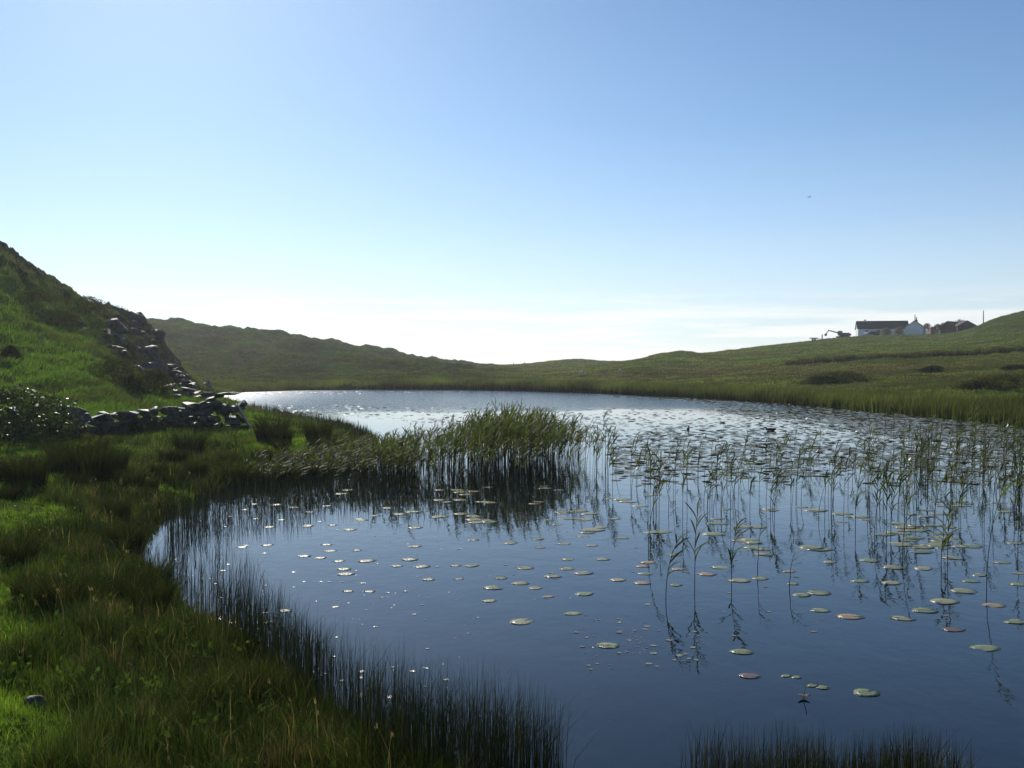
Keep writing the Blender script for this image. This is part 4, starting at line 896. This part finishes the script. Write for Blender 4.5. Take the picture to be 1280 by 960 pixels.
# ------------------------------------------------------------------ buildings on the right crest
def boxm(bm, x0, x1, y0, y1, z0, z1):
    v = [bm.verts.new(p_) for p_ in ((x0, y0, z0), (x1, y0, z0), (x1, y1, z0), (x0, y1, z0), (x0, y0, z1), (x1, y0, z1), (x1, y1, z1), (x0, y1, z1))]
    for f_ in ((0, 3, 2, 1), (4, 5, 6, 7), (0, 1, 5, 4), (1, 2, 6, 5), (2, 3, 7, 6), (3, 0, 4, 7)): bm.faces.new([v[i] for i in f_])
def bobj(name, bm, mat, parent=None):
    bmesh.ops.recalc_face_normals(bm, faces=bm.faces); me = bpy.data.meshes.new(name); bm.to_mesh(me); bm.free(); return link(name, me, mat, parent)
def bx(name, mat, parent, *d):
    bm = bmesh.new(); boxm(bm, *d); return bobj(name, bm, mat, parent)
def gable_house(name, px, Y, L_, Wd, eave, ridge, rz, wmat, rmat, label, cat, zoff=0.0, windows=(), door=None, ends=(), over=.25):
    """long axis along local x, centred; base on the ground"""
    c_ = P(px, 420, Y); root = empty(name, (c_[0], c_[1], H1(c_[0], c_[1]) + zoff), rz); tag(root, label, cat)
    bm = bmesh.new(); x0, x1, y0, y1 = -L_ / 2, L_ / 2, -Wd / 2, Wd / 2
    for xs in (x0, x1):
        pass
    P8 = [(x0, y0, -1), (x1, y0, -1), (x1, y1, -1), (x0, y1, -1), (x0, y0, eave), (x1, y0, eave), (x1, y1, eave), (x0, y1, eave), (x0, 0, ridge), (x1, 0, ridge)]
    v = [bm.verts.new(p_) for p_ in P8]
    for f_ in ((0, 1, 5, 4), (2, 3, 7, 6), (1, 2, 6, 9, 5), (3, 0, 4, 8, 7), (4, 5, 9, 8), (6, 7, 8, 9), (3, 2, 1, 0)): bm.faces.new([v[i] for i in f_])
    bobj('wall', bm, wmat, root)
    bm = bmesh.new(); sl = (ridge - eave) / (Wd / 2); t_ = .16
    for s in (-1, 1):
        ye = s * (Wd / 2 + over); ze = eave - sl * over
        pr = [(ye, ze + .02), (0, ridge + .02), (0, ridge + .02 + t_), (ye, ze + .02 + t_)]
        a_ = [bm.verts.new((x0 - over, *p_)) for p_ in pr]; b_ = [bm.verts.new((x1 + over, *p_)) for p_ in pr]
        bm.faces.new(a_); bm.faces.new(b_[::-1])
        for k in range(4): bm.faces.new((a_[k], b_[k], b_[(k + 1) % 4], a_[(k + 1) % 4]))
    roof = bobj('roof', bm, rmat, root)
    for xw, zw, ww, hw in windows:
        f_ = bx('window', M_WOOD, root, xw - ww / 2 - .06, xw + ww / 2 + .06, y0 - .05, y0 + .05, zw - .06, zw + hw + .06)
        bx('pane', M_GLASS, f_, xw - ww / 2, xw + ww / 2, y0 - .07, y0 - .02, zw, zw + hw)
    for ye, zw, ww, hw in ends:
        f_ = bx('window', M_WOOD, root, x0 - .05, x0 + .05, ye - ww / 2 - .06, ye + ww / 2 + .06, zw - .06, zw + hw + .06)
        bx('pane', M_GLASS, f_, x0 - .07, x0 - .02, ye - ww / 2, ye + ww / 2, zw, zw + hw)
    if door is not None:
        dd = bx('door', M_WOOD, root, door - .45, door + .45, y0 - .05, y0 + .03, 0, 2.0); bx('handle', M_STEEL, dd, door + .3, door + .36, y0 - .1, y0 - .052, .95, 1.1)
    return root, roof
YH = 328
house, hr = gable_house('farmhouse', 1102, YH, 15.6, 7.2, 2.55, 5.0, R(-13), M_WHITE, M_SLATE, 'long white farmhouse with a dark roof on the hill crest', 'house', -.25, windows=[(-5, 1.0, 1.1, 1.0), (-1.5, 1.0, 1.1, 1.0), (4.5, 1.0, 1.1, 1.0)], door=1.5, ends=[(0, 2.6, .8, .9)])
bx('chimney', M_WHITE, hr, -5.6, -4.9, -.35, .35, 4.9, 5.6)
cot, cr = gable_house('cottage', 1144, 322, 6.5, 5.4, 2.1, 4.1, R(62), M_WHITE, M_TILE, 'small whitewashed cottage with a pinkish roof beside the long farmhouse', 'house', .1, windows=[(1.2, .7, .8, .9)], door=-1.2)
ch_ = bx('chimney', M_WOOD, cr, 1.6, 2.7, -.4, .4, 3.4, 4.7); bx('chimney_pot', M_STEEL, ch_, 2.2, 2.5, -.15, .15, 4.7, 5.6)
bx('flue', M_STEEL, cr, -1.7, -1.5, -.1, .1, 3.9, 6.2)
gable_house('barn', 1190, 324, 6.6, 4.5, 2.0, 3.6, R(40), M_RED, M_RED, 'rust red sheet metal barn, the left one of the two sheds', 'barn', .1, windows=[(1.5, .8, .7, .7)], door=-1.2)
gable_house('shed', 1205, 319, 6.2, 5.6, 1.7, 3.3, R(82), M_RED2, M_RED2, 'dull brown shed standing right of the red barn', 'shed', .1, door=0.4)
gable_house('hut', 1165.5, 322, 2.0, 1.6, 1.7, 2.1, R(80), M_ORANGE, M_RED2, 'tiny orange hut beside dark bushes right of the cottage', 'hut', .1, over=.1)
for i_, (px_, Y_, rx_, h_, lab) in enumerate([(1158, 330, 1.6, 3.2, 'dark bush standing behind the right of the cottage'), (1172, 328, 1.7, 3.0, 'dark bush between the orange hut and the red barn'), (1179, 329, 1.6, 3.2, 'taller dark bush touching the red barn'), (1200, 331, 2.2, 4.0, 'dark tree crown rising behind the two sheds'),
                                          (1107, 320, 1.6, 2.2, 'pale brown shrub before the long farmhouse wall'), (1124, 319, 1.3, 2.5, 'pale shrub between the farmhouse and the cottage')]):
    q_ = P(px_, 420, Y_); pale = 'pale' in lab
    shrub(0, 0, rx_, rx_, h_, 900, .35, lab, loc=(q_[0], q_[1], H1(q_[0], q_[1])), seed=60 + i_, c0=(.10, .085, .05) if pale else (.014, .02, .01), c1=(.24, .19, .12) if pale else (.035, .05, .02), mat=M_FARVEG)
# parked car
def car(px, Y, rz, mat, label):
    q_ = P(px, 420, Y); root = empty('parked_car', (q_[0], q_[1], H1(q_[0], q_[1]) + .02), rz); tag(root, label, 'car')
    bm = bmesh.new(); prof = [(-2.1, .35), (2.1, .35), (2.15, .75), (1.3, .92), (.75, 1.42), (-.9, 1.45), (-1.75, .98), (-2.15, .85)]
    a_ = [bm.verts.new((x_, -.82, z_)) for x_, z_ in prof]; b_ = [bm.verts.new((x_, .82, z_)) for x_, z_ in prof]
    bm.faces.new(a_); bm.faces.new(b_[::-1])
    for k in range(len(prof)): bm.faces.new((a_[k], a_[(k + 1) % 8], b_[(k + 1) % 8], b_[k]))
    bobj('body', bm, mat, root)
    for x_, x2_ in ((-.75, -.05), (.05, .8)): bx('window', M_GLASS, root, x_, x2_, -.85, -.80, .95, 1.32)
    for x_ in (-1.35, 1.35):
        for y_ in (-.78, .78):
            v_, f_ = tube([(0, 0, -.1), (0, 0, .1)], .33, .33, 12); v_ = v_[:, [0, 2, 1]] + np.array([x_, y_, .33])
            n_ = 12; me = npmesh('wheel', v_, [f_, np.array([list(range(n_))[::-1]]), np.array([list(range(n_, 2 * n_))])]); link('wheel', me, M_RUBBER, root)
    return root
car(1090, 312, R(12), M_CAR, 'dark parked car before the long farmhouse'); car(1082.5, 313, R(70), M_PALE, 'pale car parked end-on beside the dark one')
# digger arm beyond the house
q_ = P(1044, 421, 316); dg = empty('digger', (q_[0], q_[1], H1(q_[0], q_[1]))); tag(dg, 'dark excavator with its arm raised over the crest, left of the farmhouse', 'excavator')
bm = bmesh.new(); boxm(bm, 1.6, 4.2, -1.1, 1.1, .75, 1.75); boxm(bm, 3.6, 4.7, -1.0, 1.0, .85, 1.5); bobj('body', bm, M_STEEL, dg)
cb = bx('cab', M_STEEL, dg, .75, 1.95, -1.0, .1, .9, 2.35); bx('window', M_GLASS, cb, .9, 1.8, -1.03, -.98, 1.45, 2.2)
for y_ in (-1.15, .75): bx('track', M_RUBBER, dg, .6, 4.4, y_, y_ + .4, 0, .7)
def beam(name, a_, b_, t_, par):
    a_, b_ = Vector(a_), Vector(b_); d_ = (b_ - a_); n_ = Vector((-d_.z, 0, d_.x)).normalized() * t_
    bm = bmesh.new(); A_ = [bm.verts.new(p_ + Vector((0, s, 0))) for s in (-.15, .15) for p_ in (a_ - n_, a_ + n_, b_ + n_ * .7, b_ - n_ * .7)]
    bm.faces.new(A_[:4]); bm.faces.new(A_[4:][::-1])
    for k in range(4): bm.faces.new((A_[k], A_[(k + 1) % 4], A_[4 + (k + 1) % 4], A_[4 + k]))
    return bobj(name, bm, M_STEEL, par)
beam('boom', (1.7, -.2, 1.5), (-2.2, -.2, 2.55), .2, dg); beam('dipper_arm', (-2.1, -.2, 2.6), (-3.0, -.2, 1.5), .15, dg)
bm = bmesh.new(); pr = [(-3.2, 1.6), (-2.8, 1.45), (-2.75, .95), (-3.15, .75), (-3.5, 1.1)]; a_ = [bm.verts.new((x_, -.5, z_)) for x_, z_ in pr]; b_ = [bm.verts.new((x_, .3, z_)) for x_, z_ in pr]
bm.faces.new(a_); bm.faces.new(b_[::-1]); [bm.faces.new((a_[k], a_[(k + 1) % 5], b_[(k + 1) % 5], b_[k])) for k in range(5)]; bobj('bucket', bm, M_STEEL, dg)
# trailer and posts
q_ = P(1017, 426, 305); tr = empty('farm_trailer', (q_[0], q_[1], H1(q_[0], q_[1])), R(8)); tag(tr, 'low pale farm trailer left of the excavator', 'trailer')
bx('bed', M_PALE, tr, -1.1, 1.1, -.7, .7, .55, .95); bx('drawbar', M_STEEL, tr, 1.1, 2.2, -.06, .06, .55, .65)
for y_ in (-.78, .78):
    v_, f_ = tube([(0, 0, -.08), (0, 0, .08)], .3, .3, 12); v_ = v_[:, [0, 2, 1]] + np.array([0, y_, .3]); link('wheel', npmesh('wheel', v_, [f_, np.array([list(range(12))[::-1]]), np.array([list(range(12, 24))])]), M_RUBBER, tr)
def post(name, px, Y, h, rad, label, group=None, cat='post', mat=None):
    q_ = P(px, 430, Y); v_, f_ = tube([(0, 0, -.3), (0, 0, h * .5), (.01, 0, h)], rad, rad * .85, 8)
    o = link(name, npmesh(name, v_, [f_, np.array([list(range(16, 24))])]), mat or M_WOOD); o.location = (q_[0], q_[1], H1(q_[0], q_[1])); tag(o, label, cat, group); return o
post('gate_post', 1027.5, 303, 1.7, .18, 'thick post between the trailer and the excavator bucket')
# utility pole
q_ = P(1229, 400, 300); up = empty('utility_pole', (q_[0], q_[1], H1(q_[0], q_[1]) - .5)); tag(up, 'tall bare utility pole on the skyline right of the sheds', 'utility pole')
v_, f_ = tube([(0, 0, 0), (0, 0, 2.5), (0, 0, 4.6)], .16, .12, 8); link('pole', npmesh('pole', v_, [f_, np.array([list(range(16, 24))])]), M_WOOD, up)
for i_ in range(4): post('fence_post', (583, 597, 642, 656)[i_], 249, 1.1, .07, 'distant fence post on the low skyline between the two hills', 'fence posts on the low skyline', 'fence post')
for px_, py_, lab in ((1197, 442, 'fence post on the field bank below the sheds'), (1021, 453, 'fence post on the field bank below the trailer')):
    c_ = hit(px_, py_); post('fence_post', px_, c_[1], 1.3, .09, lab, None, 'fence post')
# old field bank: a low earth wall with scrub, across the right field
marks = [hit(984, 457), hit(1040, 453), hit(1100, 448), hit(1150, 446.5), hit(1200, 445), hit(1245, 441), hit(1290, 440), hit(1340, 438)]
VV, FF = [], []
Nn = 150
cx_ = np.interp(np.linspace(0, 7, Nn), range(8), [m_[0] for m_ in marks]); cy_ = np.interp(np.linspace(0, 7, Nn), range(8), [m_[1] for m_ in marks])
ht = .30 + .6 * fbm(np.arange(Nn) / 5., np.zeros(Nn) + .3, 3, 77)
prof = [(-1.0, -.2), (-.75, .55), (-.25, 1.0), (.25, 1.0), (.75, .5), (1.0, -.2)]
for k in range(Nn):
    for dy_, z_ in prof: VV.append((cx_[k], cy_[k] + dy_, H1(cx_[k], cy_[k]) + z_ * max(ht[k], .2) + .1 * rnd.uniform(-1, 1) * (z_ > 0)))
for k in range(Nn - 1):
    for j in range(5): FF.append((k * 6 + j, (k + 1) * 6 + j, (k + 1) * 6 + j + 1, k * 6 + j + 1))
fb = empty('field_bank', tuple(marks[3])); tag(fb, 'old overgrown earth bank crossing the right field below the houses', 'field bank')
VV = np.array(VV) - np.array(marks[3]); M_BANK = simple('bank_earth', (.06, .055, .028), .9, .4, 1.5)
link('earth', npmesh('earth', VV, [np.array(FF)]), M_BANK, fb)
n = 6000; k_ = rng.integers(0, Nn, n); B_ = np.stack([cx_[k_] + rng.normal(0, .3, n), cy_[k_] + rng.normal(0, .55, n), np.zeros(n)], 1); B_[:, 2] = H(B_[:, 0], B_[:, 1]) + ht[k_] * .5
V, q4, t3, T_ = blades(B_ - np.array(marks[3]), .35 + .45 * rng.random(n), .10 + .08 * rng.random(n), .2 + .4 * rng.random(n), rng.random(n) * 6.28, rng.random(n) * 6.28, col(n, (.035, .042, .014), (.11, .105, .04)))
link('scrub', npmesh('scrub', V, [q4, t3], T_), M_FARVEG, fb)

# ------------------------------------------------------------------ animals
def skinned(name, verts, edges, radii, mat, loc, rz, label, cat, group=None, scale=1.0, root=0):
    me = bpy.data.meshes.new(name); me.from_pydata([Vector(v) * scale for v in verts], edges, []); me.materials.append(mat)
    o = bpy.data.objects.new(name, me); COL.objects.link(o); o.location = loc; o.rotation_euler = (0, 0, rz)
    m_ = o.modifiers.new('skin', 'SKIN'); m_.use_smooth_shade = True
    if not me.skin_vertices: me.skin_vertices.new() if hasattr(me.skin_vertices, 'new') else None
    for i, r_ in enumerate(radii): me.skin_vertices[0].data[i].radius = (r_[0] * scale, r_[1] * scale) if isinstance(r_, tuple) else (r_ * scale, r_ * scale)
    me.skin_vertices[0].data[root].use_root = True
    s_ = o.modifiers.new('sub', 'SUBSURF'); s_.levels = 2; s_.render_levels = 2
    return tag(o, label, cat, group)
def make_skin_layer(me):
    pass
def sheep(px, py, mat, rz, label):
    c_ = hit(px, py)
    V_ = [(0, 0, .62), (.32, 0, .64), (-.34, 0, .64), (.50, 0, .80), (.64, 0, .92), (.80, 0, .84), (.30, .13, .35), (.30, .13, .0), (.30, -.13, .35), (.30, -.13, .0), (-.32, .13, .38), (-.32, .13, 0), (-.32, -.13, .38), (-.32, -.13, 0), (-.5, 0, .55)]
    E_ = [(0, 1), (0, 2), (1, 3), (3, 4), (4, 5), (1, 6), (6, 7), (1, 8), (8, 9), (2, 10), (10, 11), (2, 12), (12, 13), (2, 14)]
    Rr = [.27, .25, .26, .14, .10, .06, .07, .035, .07, .035, .08, .035, .08, .035, .05]
    return skinned('sheep', V_, E_, Rr, mat, tuple(c_), rz, label, 'sheep', None, .75)
def bird_float(px, py, ln, rz, label, upright=0.0, group=None):
    c_ = W(px, py); s_ = ln / .40
    V_ = [(0, 0, .05), (.10, 0, .055), (-.12, 0, .06), (-.22, 0, .09), (.15, 0, .09 + upright), (.17, 0, .125 + upright), (.20, 0, .125 + upright), (.245, 0, .115 + upright)]
    o = skinned('water_bird', V_, [(0, 1), (0, 2), (2, 3), (1, 4), (4, 5), (5, 6), (6, 7)], [(.085, .07), (.07, .06), (.075, .06), (.03, .02), .03, .035, .03, .010], M_FEATHER, (c_[0], c_[1], -.01), rz, label, 'water bird', group, s_)
    return o
try:
    sheep(725, 469.5, M_WOOL, .4, 'white sheep grazing behind the reeds, leftmost of the three'); sheep(755, 467.5, M_TANWOOL, 2.8, 'tan sheep between the two white ones'); sheep(776, 467, M_WOOL, 2.0, 'white sheep right of the tan one')
    bird_float(963, 538.5, .48, 2.9, 'black water bird low on the pads, the larger of the two swimming'); bird_float(860, 537, .34, 1.2, 'small upright black water bird on the calm water', .07)
    bird_float(903, 528.5, .26, 2.9, 'smallest of the three dark water birds, on pale water between the other two')
except Exception as ex:
    print('skin', ex)
# flying bird
c_ = P(1011, 246.5, 75); bm = bmesh.new()
body = [(-.16, 0), (-.05, .045), (.08, .04), (.15, .015), (.2, 0)]
ringn = 6; rows = []
for x_, r_ in body: rows.append([bm.verts.new((x_, math.cos(2 * math.pi * k / ringn) * max(r_, .004), math.sin(2 * math.pi * k / ringn) * max(r_, .004))) for k in range(ringn)])
for a_, b_ in zip(rows, rows[1:]):
    for k in range(ringn): bm.faces.new((a_[k], a_[(k + 1) % ringn], b_[(k + 1) % ringn], b_[k]))
fbird = empty('flying_bird', tuple(c_), R(35)); fbird.scale = (.65, .65, .65); tag(fbird, 'tiny dark bird flying alone in the blue sky', 'bird'); bobj('body', bm, M_FEATHER, fbird)
for s in (-1, 1):
    bm = bmesh.new(); pts = [(.08, .03, .0), (.10, .16, .07), (.02, .32, .04), (-.05, .17, .06), (-.06, .03, 0)]
    tp = [bm.verts.new((x_, s * y_, z_ + .008)) for x_, y_, z_ in pts]; bt = [bm.verts.new((x_, s * y_, z_ - .008)) for x_, y_, z_ in pts]
    bm.faces.new(tp); bm.faces.new(bt[::-1]); [bm.faces.new((tp[k], tp[(k + 1) % 5], bt[(k + 1) % 5], bt[k])) for k in range(5)]; bobj('wing', bm, M_FEATHER, fbird)

# dead stick with a brown curled leaf by the near pads
c_ = W(1005, 873); st = empty('dead_stick', tuple(c_)); tag(st, 'bleached dead stick with a brown curled leaf, poking out beside green pads', 'stick')
v_, f_ = tube([(-.01, 0, -.05), (.0, 0, .05), (.03, .02, .15)], .006, .004, 6); link('stem', npmesh('stem', v_, [f_]), M_DEADSTICK, st)
V, Ft, Fq = pad_geo(random.Random(3)); V = V * np.array([.055, .045, .4]); V[:, 2] += .02 + 6 * V[:, 0] ** 2; link('leaf', npmesh('leaf', V, [Ft, Fq]), M_BROWNLEAF, st)

for o in sc.objects:
    if o.type == 'MESH' and o.name.startswith(('foliage',)): pass
